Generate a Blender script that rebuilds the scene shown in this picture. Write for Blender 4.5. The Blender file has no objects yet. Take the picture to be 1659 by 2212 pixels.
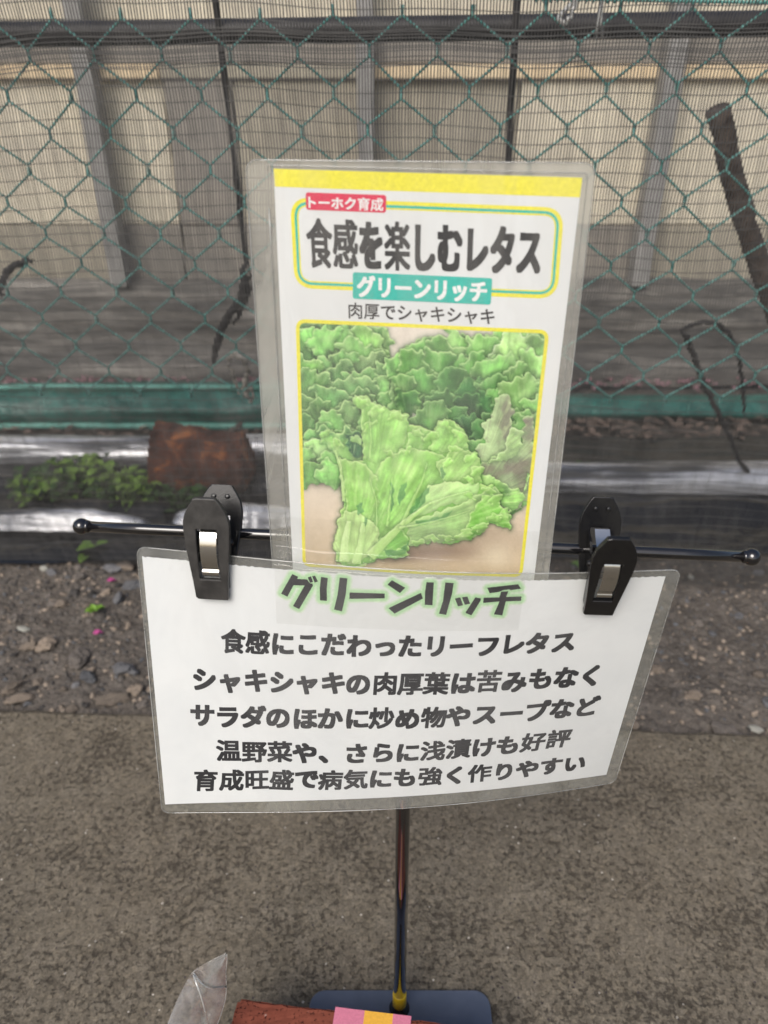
import bpy, bmesh, math, random
import numpy as np
from mathutils import Vector, Matrix, noise
R = math.radians
SC = bpy.context.scene
COL = SC.collection
rng = np.random.default_rng(7); random.seed(7)

# ------------------------------------------------------------------ camera, world, sun, exposure
CAM_H = .695; PITCH = R(30); FPX = 1661.; CX, CY = 829.5, 1106.
cam = bpy.data.cameras.new('camera'); camo = bpy.data.objects.new('camera', cam); COL.objects.link(camo)
camo.location = (0, 0, CAM_H); camo.rotation_euler = (R(90) - PITCH, 0, 0)
cam.sensor_fit = 'VERTICAL'; cam.sensor_height = 36; cam.lens = 36 * FPX / 2212
cam.clip_start = .01; cam.clip_end = 400
cam.dof.use_dof = True; cam.dof.focus_distance = .47; cam.dof.aperture_fstop = 8.0
SC.camera = camo
w = bpy.data.worlds.new('World'); SC.world = w; w.use_nodes = True
nt = w.node_tree; bg = nt.nodes['Background']; sky = nt.nodes.new('ShaderNodeTexSky')
sky.sky_type = 'NISHITA'; sky.sun_disc = False; sky.sun_elevation = R(52); sky.sun_rotation = R(200)
sky.dust_density = 4; sky.air_density = 1.0; sky.ozone_density = 1.0
nt.links.new(sky.outputs[0], bg.inputs[0]); bg.inputs[1].default_value = .12
sun = bpy.data.lights.new('sun', 'SUN'); sun.energy = 1.9; sun.angle = R(35); sun.color = (1, .985, .96)
suno = bpy.data.objects.new('sun', sun); COL.objects.link(suno)
# sun stands behind and to the left of the camera, high
d = Vector((-.34, -.85, .92)); suno.rotation_euler = d.to_track_quat('Z', 'Y').to_euler()
sky.sun_elevation = math.asin(d.normalized().z); sky.sun_rotation = math.atan2(d.x, d.y)
SC.view_settings.view_transform = 'Standard'; SC.view_settings.look = 'None'
SC.view_settings.exposure = 0.2; SC.view_settings.gamma = 1
SC.cycles.max_bounces = 8; SC.cycles.transparent_max_bounces = 24; SC.cycles.use_denoising = True
SC.cycles.caustics_reflective = False; SC.cycles.caustics_refractive = False

# ------------------------------------------------------------------ helpers
cp, sp = math.cos(PITCH), math.sin(PITCH)
def ray(x, y):
    a = (x - CX) / FPX; b = -(y - CY) / FPX
    return np.array([a, cp + b * sp, -sp + b * cp])
def atz(x, y, z): r = ray(x, y); return np.array([0, 0, CAM_H]) + (z - CAM_H) / r[2] * r
def aty(x, y, Y): r = ray(x, y); return np.array([0, 0, CAM_H]) + Y / r[1] * r

def lin(r, g, b):
    return tuple(((c / 255) / 12.92 if c / 255 <= .04045 else ((c / 255 + .055) / 1.055) ** 2.4) for c in (r, g, b))
def tag(o, label=None, cat=None, group=None, kind=None):
    for k, v in (('label', label), ('category', cat), ('group', group), ('kind', kind)):
        if v: o[k] = v
    return o
def empty(name, loc=(0, 0, 0), **k):
    o = bpy.data.objects.new(name, None); COL.objects.link(o); o.location = loc
    o.empty_display_size = .02
    return tag(o, **k)
def link(name, me, parent=None, loc=None):
    o = bpy.data.objects.new(name, me); COL.objects.link(o)
    if parent is not None:
        o.parent = parent; o.location = (0, 0, 0) if loc is None else loc
        if loc is None: o.matrix_parent_inverse = Matrix.Translation(parent.location).inverted()
    elif loc is not None: o.location = loc
    return o
def mesh(name, V, F, mat, parent=None, smooth=False, loc=None):
    me = bpy.data.meshes.new(name); me.from_pydata([tuple(map(float, v)) for v in V], [], [tuple(map(int, f)) for f in F])
    if mat: me.materials.append(mat)
    if smooth: me.polygons.foreach_set('use_smooth', [True] * len(me.polygons))
    me.update()
    return link(name, me, parent, loc)
def qmesh(name, V, Q, mat, parent=None, smooth=True):
    V = np.asarray(V, np.float32); Q = np.asarray(Q, np.int32)
    me = bpy.data.meshes.new(name); me.vertices.add(len(V)); me.vertices.foreach_set('co', V.ravel())
    n, k = Q.shape
    me.loops.add(n * k); me.loops.foreach_set('vertex_index', Q.ravel()); me.polygons.add(n)
    me.polygons.foreach_set('loop_start', np.arange(0, n * k, k, dtype=np.int32))
    me.polygons.foreach_set('loop_total', np.full(n, k, np.int32))
    me.materials.append(mat); me.update(calc_edges=True); me.validate()
    me.polygons.foreach_set('use_smooth', np.full(len(me.polygons), smooth))
    return link(name, me, parent)
def gridq(nx, ny):
    i, j = np.meshgrid(np.arange(nx - 1), np.arange(ny - 1), indexing='xy')
    a = (j * nx + i).ravel()
    return np.stack([a, a + 1, a + nx + 1, a + nx], 1)
def tube_arr(P, r, n=8, closed=False):
    P = np.asarray(P, float); m = len(P); r = np.broadcast_to(r, (m,))
    T = np.gradient(P, axis=0); T /= np.linalg.norm(T, axis=1)[:, None] + 1e-12
    up = np.array([0, 0, 1.]) if abs(T[0][2]) < .8 else np.array([0, 1., 0])
    A = np.cross(T, up); A /= np.linalg.norm(A, axis=1)[:, None] + 1e-12
    for i in range(1, m):
        a = A[i - 1] - T[i] * np.dot(A[i - 1], T[i]); l = np.linalg.norm(a)
        if l > 1e-6: A[i] = a / l
    B = np.cross(T, A); th = np.arange(n) * 2 * math.pi / n
    V = (P[:, None] + r[:, None, None] * (np.cos(th)[None, :, None] * A[:, None] + np.sin(th)[None, :, None] * B[:, None])).reshape(-1, 3)
    F = [(i * n + j, i * n + (j + 1) % n, (i + 1) * n + (j + 1) % n, (i + 1) * n + j) for i in range(m - 1) for j in range(n)]
    F += [tuple(range(n))[::-1], tuple((m - 1) * n + j for j in range(n))]
    return V, F
def tube(name, P, r, mat, parent=None, n=8, smooth=True):
    V, F = tube_arr(P, r, n); return mesh(name, V, F, mat, parent, smooth)
def join(parts):
    V = []; F = []
    for v, f in parts:
        o = len(V); V += [tuple(x) for x in v]; F += [tuple(i + o for i in q) for q in f]
    return V, F
def box_arr(c, s, rot=0):
    V = [(x * s[0] / 2, y * s[1] / 2, z * s[2] / 2) for x in (-1, 1) for y in (-1, 1) for z in (-1, 1)]
    M = Matrix.Rotation(rot, 3, 'Z'); V = [tuple(M @ Vector(v) + Vector(c)) for v in V]
    return V, [(0, 1, 3, 2), (4, 6, 7, 5), (0, 4, 5, 1), (2, 3, 7, 6), (0, 2, 6, 4), (1, 5, 7, 3)]
def bevel(o, wd, seg=2, ang=35):
    m = o.modifiers.new('bevel', 'BEVEL'); m.width = wd; m.segments = seg; m.limit_method = 'ANGLE'; m.angle_limit = R(ang)
    return o
def autosmooth(o):
    o.data.polygons.foreach_set('use_smooth', [True] * len(o.data.polygons)); return o
def fbm(x, y, z=0., o=4):
    s = 0; a = 1; t = 0
    for k in range(o):
        s += a * noise.noise((x * 2 ** k, y * 2 ** k, z + 7 * k)); t += a; a *= .5
    return s / t

# ------------------------------------------------------------------ materials
class M:
    def __init__(s, name):
        s.m = bpy.data.materials.new(name); s.m.use_nodes = True; s.t = s.m.node_tree
        s.b = s.t.nodes['Principled BSDF']; s.out = s.t.nodes['Material Output']; s.co = None
    def n(s, t, **k):
        q = s.t.nodes.new(t)
        for a, v in k.items(): setattr(q, a, v)
        return q
    def L(s, a, b): s.t.links.new(a, b)
    def coord(s, scale=1.0):
        if s.co is None: s.co = s.n('ShaderNodeTexCoord')
        mp = s.n('ShaderNodeMapping'); s.L(s.co.outputs['Object'], mp.inputs[0])
        sc = (scale,) * 3 if not isinstance(scale, tuple) else scale
        mp.inputs['Scale'].default_value = sc
        return mp.outputs[0]
    def noise(s, scale, detail=4, rough=.55, vec=None, dist=0):
        q = s.n('ShaderNodeTexNoise'); q.inputs['Scale'].default_value = 1.0; q.inputs['Detail'].default_value = detail
        q.inputs['Roughness'].default_value = rough; q.inputs['Distortion'].default_value = dist
        s.L(vec or s.coord(scale), q.inputs['Vector']); return q.outputs['Fac']
    def voro(s, scale, feat='F1'):
        q = s.n('ShaderNodeTexVoronoi'); q.feature = feat; q.inputs['Scale'].default_value = 1
        s.L(s.coord(scale), q.inputs['Vector']); return q
    def ramp(s, fac, stops, interp='LINEAR'):
        q = s.n('ShaderNodeValToRGB'); e = q.color_ramp; e.interpolation = interp
        while len(e.elements) < len(stops): e.elements.new(.5)
        for el, (p, c) in zip(e.elements, stops):
            el.position = p; el.color = (*c, 1) if len(c) == 3 else c
        s.L(fac, q.inputs[0]); return q.outputs[0]
    def mix(s, fac, a, b, mode='MIX'):
        q = s.n('ShaderNodeMix', data_type='RGBA', blend_type=mode)
        for i, v in ((0, fac), (6, a), (7, b)):
            if isinstance(v, bpy.types.NodeSocket): s.L(v, q.inputs[i])
            elif i == 0: q.inputs[0].default_value = v
            else: q.inputs[i].default_value = (*v, 1)
        return q.outputs[2]
    def math(s, op, a, b=0.):
        q = s.n('ShaderNodeMath', operation=op)
        for i, v in ((0, a), (1, b)):
            if isinstance(v, bpy.types.NodeSocket): s.L(v, q.inputs[i])
            else: q.inputs[i].default_value = v
        return q.outputs[0]
    def bump(s, h, dist=.001, strength=1., normal=None):
        q = s.n('ShaderNodeBump'); q.inputs['Distance'].default_value = dist; q.inputs['Strength'].default_value = strength
        s.L(h, q.inputs['Height'])
        if normal: s.L(normal, q.inputs['Normal'])
        return q.outputs[0]
    def set(s, color=None, rough=None, metal=None, normal=None, spec=None, **k):
        for key, v in (('Base Color', color), ('Roughness', rough), ('Metallic', metal), ('Normal', normal), ('Specular IOR Level', spec), *k.items()):
            if v is None: continue
            key = key.replace('_', ' ')
            if isinstance(v, bpy.types.NodeSocket): s.L(v, s.b.inputs[key])
            elif isinstance(v, tuple): s.b.inputs[key].default_value = (*v, 1)
            else: s.b.inputs[key].default_value = v
        return s
def simple(name, c1, c2=None, scale=40, rough=.5, metal=0, bump=0, bscale=200, spec=.5, detail=5):
    m = M(name)
    col = m.ramp(m.noise(scale, detail), [(.35, c1), (.65, c2 or c1)])
    nrm = m.bump(m.noise(bscale, 4), bump) if bump else None
    m.set(color=col, rough=rough, metal=metal, normal=nrm, spec=spec)
    return m.m

def m_pavement():
    m = M('worn_concrete')
    big = m.noise(5, 4); mid = m.noise(40, 8, .72); fine = m.noise(520, 3)
    pit = m.noise(165, 8, .78); clus = m.noise(13, 4, .6)
    c = m.ramp(mid, [(.3, (.108, .092, .068)), (.5, (.155, .134, .102)), (.72, (.205, .180, .142))])
    c = m.mix(m.ramp(big, [(.35, (0, 0, 0)), (.7, (.5, .5, .5))]), c, (.168, .140, .104))
    lvl = m.math('ADD', pit, m.math('MULTIPLY', m.math('SUBTRACT', clus, .5), -.30))
    pm = m.ramp(lvl, [(.34, (.85, .85, .85)), (.41, (.5, .5, .5)), (.47, (0, 0, 0))])
    c = m.mix(pm, c, (.078, .064, .050))
    ag = m.voro(300); sa = m.n('ShaderNodeSeparateColor'); m.L(ag.outputs['Color'], sa.inputs[0])
    c = m.mix(1., c, m.ramp(sa.outputs[2], [(0, (.80, .79, .78)), (.6, (1., 1., 1.)), (1, (1.24, 1.22, 1.18))]), 'MULTIPLY')
    hi = m.ramp(m.noise(95, 5, .6), [(.58, (0, 0, 0)), (.72, (.5, .5, .5))])
    c = m.mix(hi, c, (.215, .182, .145))
    st = m.voro(230)
    sep = m.n('ShaderNodeSeparateColor'); m.L(st.outputs['Color'], sep.inputs[0])
    near = m.math('LESS_THAN', st.outputs['Distance'], .25)
    c = m.mix(m.math('MULTIPLY', m.math('GREATER_THAN', sep.outputs[0], .985), near), c, (.46, .42, .36))
    c = m.mix(m.math('MULTIPLY', m.math('GREATER_THAN', sep.outputs[1], .96), near), c, (.06, .05, .05))
    c = m.mix(1., c, m.ramp(fine, [(.3, (.72, .72, .72)), (.7, (1.25, 1.25, 1.25))]), 'MULTIPLY')
    h = m.math('ADD', m.math('MULTIPLY', pm, -.5), m.math('ADD', mid, m.math('MULTIPLY', fine, .2)))
    m.set(color=c, rough=.92, normal=m.bump(h, .0018), spec=.25)
    return m.m
def m_soil():
    m = M('gritty_soil')
    mid = m.noise(45, 6, .7); fine = m.noise(300, 4, .7); v = m.voro(120)
    c = m.ramp(mid, [(.32, (.058, .050, .043)), (.55, (.120, .104, .089)), (.75, (.20, .178, .154))])
    c = m.mix(m.ramp(fine, [(.4, (0, 0, 0)), (.75, (.6, .6, .6))]), c, (.2, .175, .15))
    h = m.math('ADD', m.math('MULTIPLY', v.outputs['Distance'], -.8), m.math('ADD', mid, m.math('MULTIPLY', fine, .5)))
    m.set(color=c, rough=.95, normal=m.bump(h, .004), spec=.2)
    return m.m
def m_stone(name, c1, c2):
    m = M(name)
    oi = m.n('ShaderNodeObjectInfo')
    c = m.ramp(m.noise(90, 5, .6), [(.3, c1), (.7, c2)])
    c = m.mix(1., c, m.ramp(oi.outputs['Random'], [(0, (.6, .6, .6)), (1, (1.35, 1.3, 1.25))]), 'MULTIPLY')
    m.set(color=c, rough=.85, normal=m.bump(m.noise(400, 4), .0008), spec=.3)
    return m.m
def film_mat(name, haze, hcol, gl=.10, rough=.06, streak=(14, 14, 14), bump=.0006, hz_lo=.3, tint=(.97, .98, .97)):
    """thin clear plastic: mostly see-through, a little milky, glossy on top"""
    m = M(name); m.t.nodes.remove(m.b)
    tr = m.n('ShaderNodeBsdfTransparent'); tr.inputs[0].default_value = (*tint, 1)
    di = m.n('ShaderNodeBsdfDiffuse'); di.inputs[0].default_value = (*hcol, 1)
    gg = m.n('ShaderNodeBsdfGlossy'); gg.inputs['Roughness'].default_value = rough
    nz = m.noise(streak, 5, .62, dist=.8)
    f = m.ramp(nz, [(.38, (haze * hz_lo,) * 3), (.50, (haze * .6,) * 3), (.56, (haze,) * 3), (.75, (haze * 1.25,) * 3)])
    n2 = m.bump(m.noise(tuple(s * 2.2 for s in streak), 3), bump)
    m.L(n2, gg.inputs['Normal'])
    lw = m.n('ShaderNodeLayerWeight'); lw.inputs[0].default_value = .5; 
    a = m.n('ShaderNodeMixShader'); m.L(f, a.inputs[0]); m.L(tr.outputs[0], a.inputs[1]); m.L(di.outputs[0], a.inputs[2])
    g = m.math('ADD', m.math('MULTIPLY', m.math('POWER', m.math('MULTIPLY', lw.outputs['Facing'], 1.0), 4.), .8), gl)
    b = m.n('ShaderNodeMixShader'); m.L(g, b.inputs[0]); m.L(a.outputs[0], b.inputs[1]); m.L(gg.outputs[0], b.inputs[2])
    m.L(b.outputs[0], m.out.inputs[0]); return m.m
def m_print(name, c, rough=.45):
    m = M(name)
    k = m.ramp(m.noise(700, 3), [(.3, tuple(x * .9 for x in c)), (.7, tuple(min(1, x * 1.08) for x in c))])
    m.set(color=k, rough=rough, spec=.3); return m.m

PAVE = m_pavement(); SOIL = m_soil()
PAPER = simple('white_paper', (.74, .75, .76), (.78, .785, .79), 30, .6, spec=.2)
INK = m_print('black_ink', (.028, .028, .032)); INKS = m_print('dark_grey_ink', (.045, .042, .045))
YEL = m_print('yellow_print', (.86, .78, .06)); RED = m_print('crimson_print', (.72, .025, .09)); TEAL = m_print('teal_print', (.04, .50, .42))
WHT = m_print('white_print', (.86, .86, .86))
HALO = [m_print('pale_green_halo_%s' % a, c) for a, c in (('outer', (.72, .78, .70)), ('middle', (.64, .77, .60)), ('inner', (.54, .75, .49)), ('core', (.48, .73, .43)))]
FILM_U = film_mat('laminate_film', .095, (.78, .76, .70), gl=.025, rough=.10, streak=(30, 30, 9), hz_lo=.12)
FILM_M = film_mat('milky_laminate_back', .50, (.56, .54, .49), gl=.03, rough=.15, streak=(18, 18, 7), hz_lo=.8)
FILM_L = film_mat('clean_laminate_film', .08, (.70, .70, .69), gl=.03, rough=.08, streak=(13, 13, 10), hz_lo=.1)
FILM_LM = film_mat('grey_laminate_back', .30, (.50, .50, .46), gl=.04, rough=.12, streak=(18, 18, 7), hz_lo=.8)
TAPE = film_mat('clear_tape', .025, (.85, .84, .80), gl=.02, tint=(.985, .985, .98), rough=.05, streak=(40, 40, 60), bump=.0003)
EDGE = film_mat('film_edge', .75, (.55, .55, .52), gl=.15, rough=.1)
BAGM = film_mat('clear_bag_film', .26, (.66, .66, .66), gl=.12, rough=.10, streak=(30, 30, 18), bump=.002)
BLKP = simple('black_plastic', (.006, .006, .007), (.010, .010, .010), 300, .26, bump=.00005, bscale=2500)
BLKG = simple('black_gloss_enamel', (.006, .006, .007), (.010, .009, .009), 60, .07, bump=.00002, bscale=900)
STEEL = simple('spring_steel', (.62, .61, .58), (.70, .69, .66), 80, .16, metal=1, bump=.00002, bscale=900)
BLKG.node_tree.nodes['Principled BSDF'].inputs['Coat Weight'].default_value = 1.0
BLKG.node_tree.nodes['Principled BSDF'].inputs['Coat Roughness'].default_value = .05
BASEM = simple('slate_blue_enamel', (.085, .105, .150), (.10, .12, .17), 60, .38, bump=.0001, bscale=900)
YTAPE = simple('yellow_vinyl_tape', (.50, .33, .01), (.62, .44, .02), 120, .4)
def m_brick():
    m = M('red_brick_clay'); n1 = m.noise(55, 6, .65); pits = m.noise(420, 4, .6)
    c = m.ramp(n1, [(.3, (.17, .046, .028)), (.55, (.215, .062, .038)), (.8, (.26, .082, .052))])
    pm = m.ramp(pits, [(.33, (1, 1, 1)), (.4, (0, 0, 0))])
    c = m.mix(pm, c, (.07, .018, .014))
    c = m.mix(m.ramp(m.noise(160, 4), [(.70, (0, 0, 0)), (.8, (.8, .8, .8))]), c, (.5, .38, .32))
    m.set(color=c, rough=.9, normal=m.bump(m.math('SUBTRACT', n1, pm), .001), spec=.2); return m.m
BRICK = m_brick()
PINKP = m_print('pink_paper', (.60, .19, .27), .7); ORGP = m_print('orange_yellow_paper', (.75, .40, .05), .7)
WIRE = simple('green_pvc_wire', (.075, .31, .275), (.22, .52, .47), 160, .32, bump=.0003, bscale=300)
NETM = M('black_shade_net')
NETM.set(color=NETM.ramp(NETM.noise(24, 5), [(.3, (.042, .042, .042)), (.7, (.095, .093, .09))]), rough=.45, spec=.5)
NETM = NETM.m
PIPE = simple('dull_black_pipe', (.022, .021, .023), (.05, .047, .048), 30, .45)
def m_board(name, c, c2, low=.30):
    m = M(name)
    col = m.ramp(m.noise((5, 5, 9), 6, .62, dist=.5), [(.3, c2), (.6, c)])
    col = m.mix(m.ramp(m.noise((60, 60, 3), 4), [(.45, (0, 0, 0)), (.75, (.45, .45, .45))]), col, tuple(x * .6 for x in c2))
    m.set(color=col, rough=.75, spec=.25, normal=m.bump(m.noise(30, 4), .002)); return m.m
BEIGE = m_board('mottled_beige_board', (.78, .71, .55), (.63, .575, .46))
OLIVE = m_board('mottled_olive_board', (.45, .41, .32), (.34, .31, .25))  # mottled by noise, a darker tone than the beige boards
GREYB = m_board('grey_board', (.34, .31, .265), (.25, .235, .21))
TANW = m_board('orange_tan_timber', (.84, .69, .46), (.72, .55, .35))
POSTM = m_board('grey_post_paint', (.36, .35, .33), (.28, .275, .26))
SKIRT = M('dark_skirting_sheet')
_c = SKIRT.ramp(SKIRT.noise((3, 3, 34), 6, .65, dist=.8), [(.30, (.028, .026, .024)), (.44, (.07, .065, .058)), (.58, (.15, .138, .12)), (.72, (.32, .30, .265))])
SKIRT.set(color=_c, rough=.6, normal=SKIRT.bump(SKIRT.noise((6, 6, 30), 5), .012)); SKIRT = SKIRT.m
MULCH = simple('black_mulch_film', (.008, .009, .011), (.016, .017, .019), 20, .16, bump=.003, bscale=60)
GLINT_FILM = M('black_film_painted_glints')  # black film; bright streaks in the colour stand for sky highlights
GLINT_FILM.set(color=GLINT_FILM.ramp(GLINT_FILM.noise((3, 30, 30), 5, .6), [(.38, (.10, .105, .115)), (.47, (.50, .51, .54)), (.56, (.95, .955, .98))]), rough=.28, metal=.45, normal=GLINT_FILM.bump(GLINT_FILM.noise((8, 60, 60), 4), .003)); GLINT_FILM = GLINT_FILM.m
PALEV = simple('pale_grey_vinyl', (.30, .31, .33), (.55, .56, .58), 18, .22, bump=.003, bscale=50)
GREENT = simple('green_sheet', (.012, .085, .068), (.035, .18, .145), 22, .38, bump=.006, bscale=35)
def m_rust():
    m = M('rust_brown_clod'); n1 = m.noise(26, 6, .6, dist=.6)
    c = m.ramp(n1, [(.36, (.06, .028, .022)), (.54, (.15, .062, .042)), (.63, (.34, .125, .05)), (.75, (.52, .20, .08))])
    m.set(color=c, rough=.85, normal=m.bump(m.noise(60, 5), .006), spec=.2); return m.m
RUST = m_rust()
WOODD = simple('rotten_dark_wood', (.075, .052, .042), (.21, .16, .13), 60, .9, bump=.004, bscale=120)
CORD = simple('black_cord', (.02, .02, .022), (.05, .047, .048), 200, .6, bump=.001, bscale=500)
TWINE = simple('white_twine', (.62, .62, .60), (.78, .78, .76), 300, .7, bump=.0006, bscale=900)
DTWINE = simple('dirty_grey_twine', (.42, .39, .34), (.58, .54, .48), 100, .8, bump=.001, bscale=500)
LEAF = simple('weed_leaf', (.035, .11, .012), (.12, .26, .03), 90, .5); LEAFY = simple('yellow_green_leaf', (.12, .24, .03), (.26, .42, .07), 60, .5); LEAFB = simple('bright_sprout_leaf', (.10, .22, .02), (.20, .36, .04), 90, .45)
LEAFD = simple('dark_weed_leaf', (.02, .055, .012), (.06, .14, .025), 60, .5)
PETAL = simple('magenta_petal', (.40, .04, .19), (.55, .10, .30), 90, .5)
STONES = [m_stone('grey_stone', (.10, .09, .082), (.21, .19, .17)), m_stone('buff_stone', (.17, .14, .11), (.32, .27, .22)),
          m_stone('bluish_stone', (.11, .112, .12), (.21, .215, .225)), m_stone('dark_stone', (.04, .038, .038), (.09, .085, .08))]
PALEST = simple('pale_stone', (.24, .235, .20), (.38, .375, .33), 90, .7)

# ------------------------------------------------------------------ ground
def edge_y(x): return .690 - .045 * x + .006 * fbm(x * 9, 1.3) + .004 * fbm(x * 40, 4.)
xs = np.concatenate([np.linspace(-6, -1.2, 20), np.linspace(-1.15, 1.15, 260), np.linspace(1.2, 6, 20)])
rows = []
for x in xs: rows.append([(x, edge_y(x) if abs(x) < 2 else .69, 0)])
ys = [-6, -3, -1.5, -.6, 0, .25, .45, .6]
V = []
for x in xs:
    e = edge_y(x) if abs(x) < 2 else .69
    for y in ys: V.append((x, y, 0))
    V.append((x, e - .006, 0)); V.append((x, e, -.003)); V.append((x, e + .002, -.035))
k = len(ys) + 3
F = [(i * k + j, (i + 1) * k + j, (i + 1) * k + j + 1, i * k + j + 1) for i in range(len(xs) - 1) for j in range(k - 1)]
tag(mesh('pavement', V, F, PAVE), 'worn brown concrete pavement under the sign stand', kind='structure')

def soil_z(x, y):
    t = max(0, min(1, (y - .69) / .05))
    s = -.012 + .008 * t
    s += .012 * fbm(x * 5, y * 5, 2.) + .006 * fbm(x * 24, y * 24, 5., 3) + .003 * fbm(x * 90, y * 90, 9., 2)
    return s - .004
nx, ny = 330, 300
X = np.concatenate([np.linspace(-6, -.85, 15), np.linspace(-.84, .84, nx - 30), np.linspace(.85, 6, 15)])
Y = np.concatenate([np.linspace(.60, 1.15, ny - 80), np.linspace(1.16, 2.1, 65), np.linspace(2.4, 40, 15)])
V = [(x, y, soil_z(x, y) if abs(x) < 1 and y < 2.2 else -.01) for y in Y for x in X]
bed = qmesh('gravel_bed', V, gridq(len(X), len(Y)), SOIL)
tag(bed, 'gritty grey-brown soil and gravel strip beyond the pavement', kind='structure')
# a far ground sheet so that the world does not end
tag(mesh('ground', [(-150, -150, -.06), (150, -150, -.06), (150, 150, -.06), (-150, 150, -.06)], [(0, 1, 2, 3)], SOIL), 'bare earth around the plot', kind='structure')

def rock_mesh(seed, sub=2, flat=.65):
    bm = bmesh.new(); bmesh.ops.create_icosphere(bm, subdivisions=sub, radius=1)
    for v in bm.verts:
        n = noise.noise(v.co * 1.1 + Vector((seed * 3.1, 0, 0))) * .55 + noise.noise(v.co * 2.6 + Vector((0, seed, 0))) * .34 + noise.noise(v.co * 6 + Vector((0, seed, 3))) * .12
        v.co *= 1 + n
        # facets
        v.co.z *= flat
    me = bpy.data.meshes.new('stone'); bm.to_mesh(me); bm.free(); return me
protos = []
for mi, mt in enumerate(STONES):
    for s in range(4):
        me = rock_mesh(s + 5 * mi, 3); me.materials.append(mt); me.polygons.foreach_set('use_smooth', [s == 0] * len(me.polygons)); protos.append(me)
placed = []
def try_stone(x, y, r):
    for (a, b, c) in placed:
        if (a - x) ** 2 + (b - y) ** 2 < (.8 * (r + c)) ** 2: return False
    placed.append((x, y, r)); return True
def add_stone(me, x, y, r, sc=(1, 1, 1), sink=.25, rz=None):
    o = bpy.data.objects.new('stone', me); COL.objects.link(o); o.parent = bed
    o.location = (x, y, soil_z(x, y) + r * (.5 - sink)); o.scale = (r * sc[0], r * sc[1], r * sc[2])
    o.rotation_euler = (random.uniform(-.3, .3), random.uniform(-.3, .3), random.uniform(0, 6.3) if rz is None else rz)
    return o
# stones one can pick out in the photograph (pixel on the ground -> place), radius in metres, kind
SPOT = [(50, 1355, .011, 4, (1.5, .8, .7)), (95, 1230, .011, 4, (1.3, .8, .9)), (170, 1245, .012, 0, (1, 1, .9)), (60, 1395, .014, 1, (1.3, .9, .9)), (255, 1290, .015, 2, (.6, 1.3, .9)), (228, 1275, .011, 1, (.9, 1.2, .8)),
        (330, 1222, .024, 1, (1.3, .8, .8)), (500, 1220, .02, 1, (1, 1, 1)), (268, 1218, .02, 1, (1.3, .9, .7)), (100, 1390, .018, 1, (1.2, 1, .9)), (170, 1420, .022, 0, (.8, 1.4, .7)), (268, 1440, .022, 2, (1.3, .8, .8)),
        (130, 1300, .013, 1, (1, 1, 1)), (275, 1345, .008, 1, (.8, 1.2, 1)), (1185, 1230, .01, 4, (1, 1, 1)), (245, 1225, .017, 2, (1.4, .8, .8)), (290, 1375, .007, 0, (1, 1, 1)), (190, 1455, .014, 2, (1.4, .9, .9)),
        (290, 1480, .015, 1, (1.2, 1, .9)), (240, 1500, .02, 1, (1.6, .7, .6)), (40, 1500, .018, 1, (1.4, .8, .6)), (150, 1520, .012, 1, (1.2, 1, .7)), (285, 1260, .017, 2, (1.4, .8, .8)), (60, 1440, .013, 0, (1, 1, 1)),
        (1390, 1375, .008, 4, (1.4, .8, .8)), (1575, 1565, .022, 0, (1.5, .9, .7)), (1370, 1550, .013, 1, (1.2, 1, .7)), (1430, 1600, .012, 1, (1.2, 1, .7)), (1640, 1560, .014, 4, (1.3, .9, .7)), (1600, 1320, .012, 2, (1, 1, 1)),
        (1495, 1240, .01, 4, (1, 1, .8)), (1640, 1230, .014, 2, (1.2, 1, .8)), (1540, 1360, .010, 2, (1, 1, .9)), (1500, 1500, .016, 1, (1.3, .9, .8)), (1420, 1440, .014, 1, (1, 1, .9)), (1640, 1450, .012, 1, (1, 1, .9))]
pal = rock_mesh(77, 2); pal.materials.append(PALEST)
for i, (px, py, r, kd, sc) in enumerate(SPOT):
    g = atz(px, py, 0.0)
    me = pal if kd == 4 else protos[(kd * 4 + i % 4) % len(protos)]
    r *= .62 if px < 900 else .5
    placed.append((g[0], g[1], r)); add_stone(me, g[0], g[1], r, sc, rz=random.uniform(-.6, .6), sink=.12)
cnt = len(SPOT); tries = 0
while cnt < 280 and tries < 9000:
    tries += 1
    x = random.uniform(-.62, .62); y = .70 - .045 * x + random.random() ** .8 * .40
    if abs(x - .0) < .16 and random.random() < .8: continue
    r = random.choice([.0035, .004, .0045, .005, .006, .007, .009]) * random.uniform(.8, 1.2)
    if x > 0: r *= .55
    if not try_stone(x, y, r): continue
    add_stone(protos[random.choice([0, 1, 2, 3, 0, 1, 4, 5, 6, 7, 4, 8, 9, 12, 13])], x, y, r, (random.uniform(.8, 1.4), random.uniform(.7, 1.1), random.uniform(.7, 1)), sink=random.uniform(.1, .45)); cnt += 1
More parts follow.
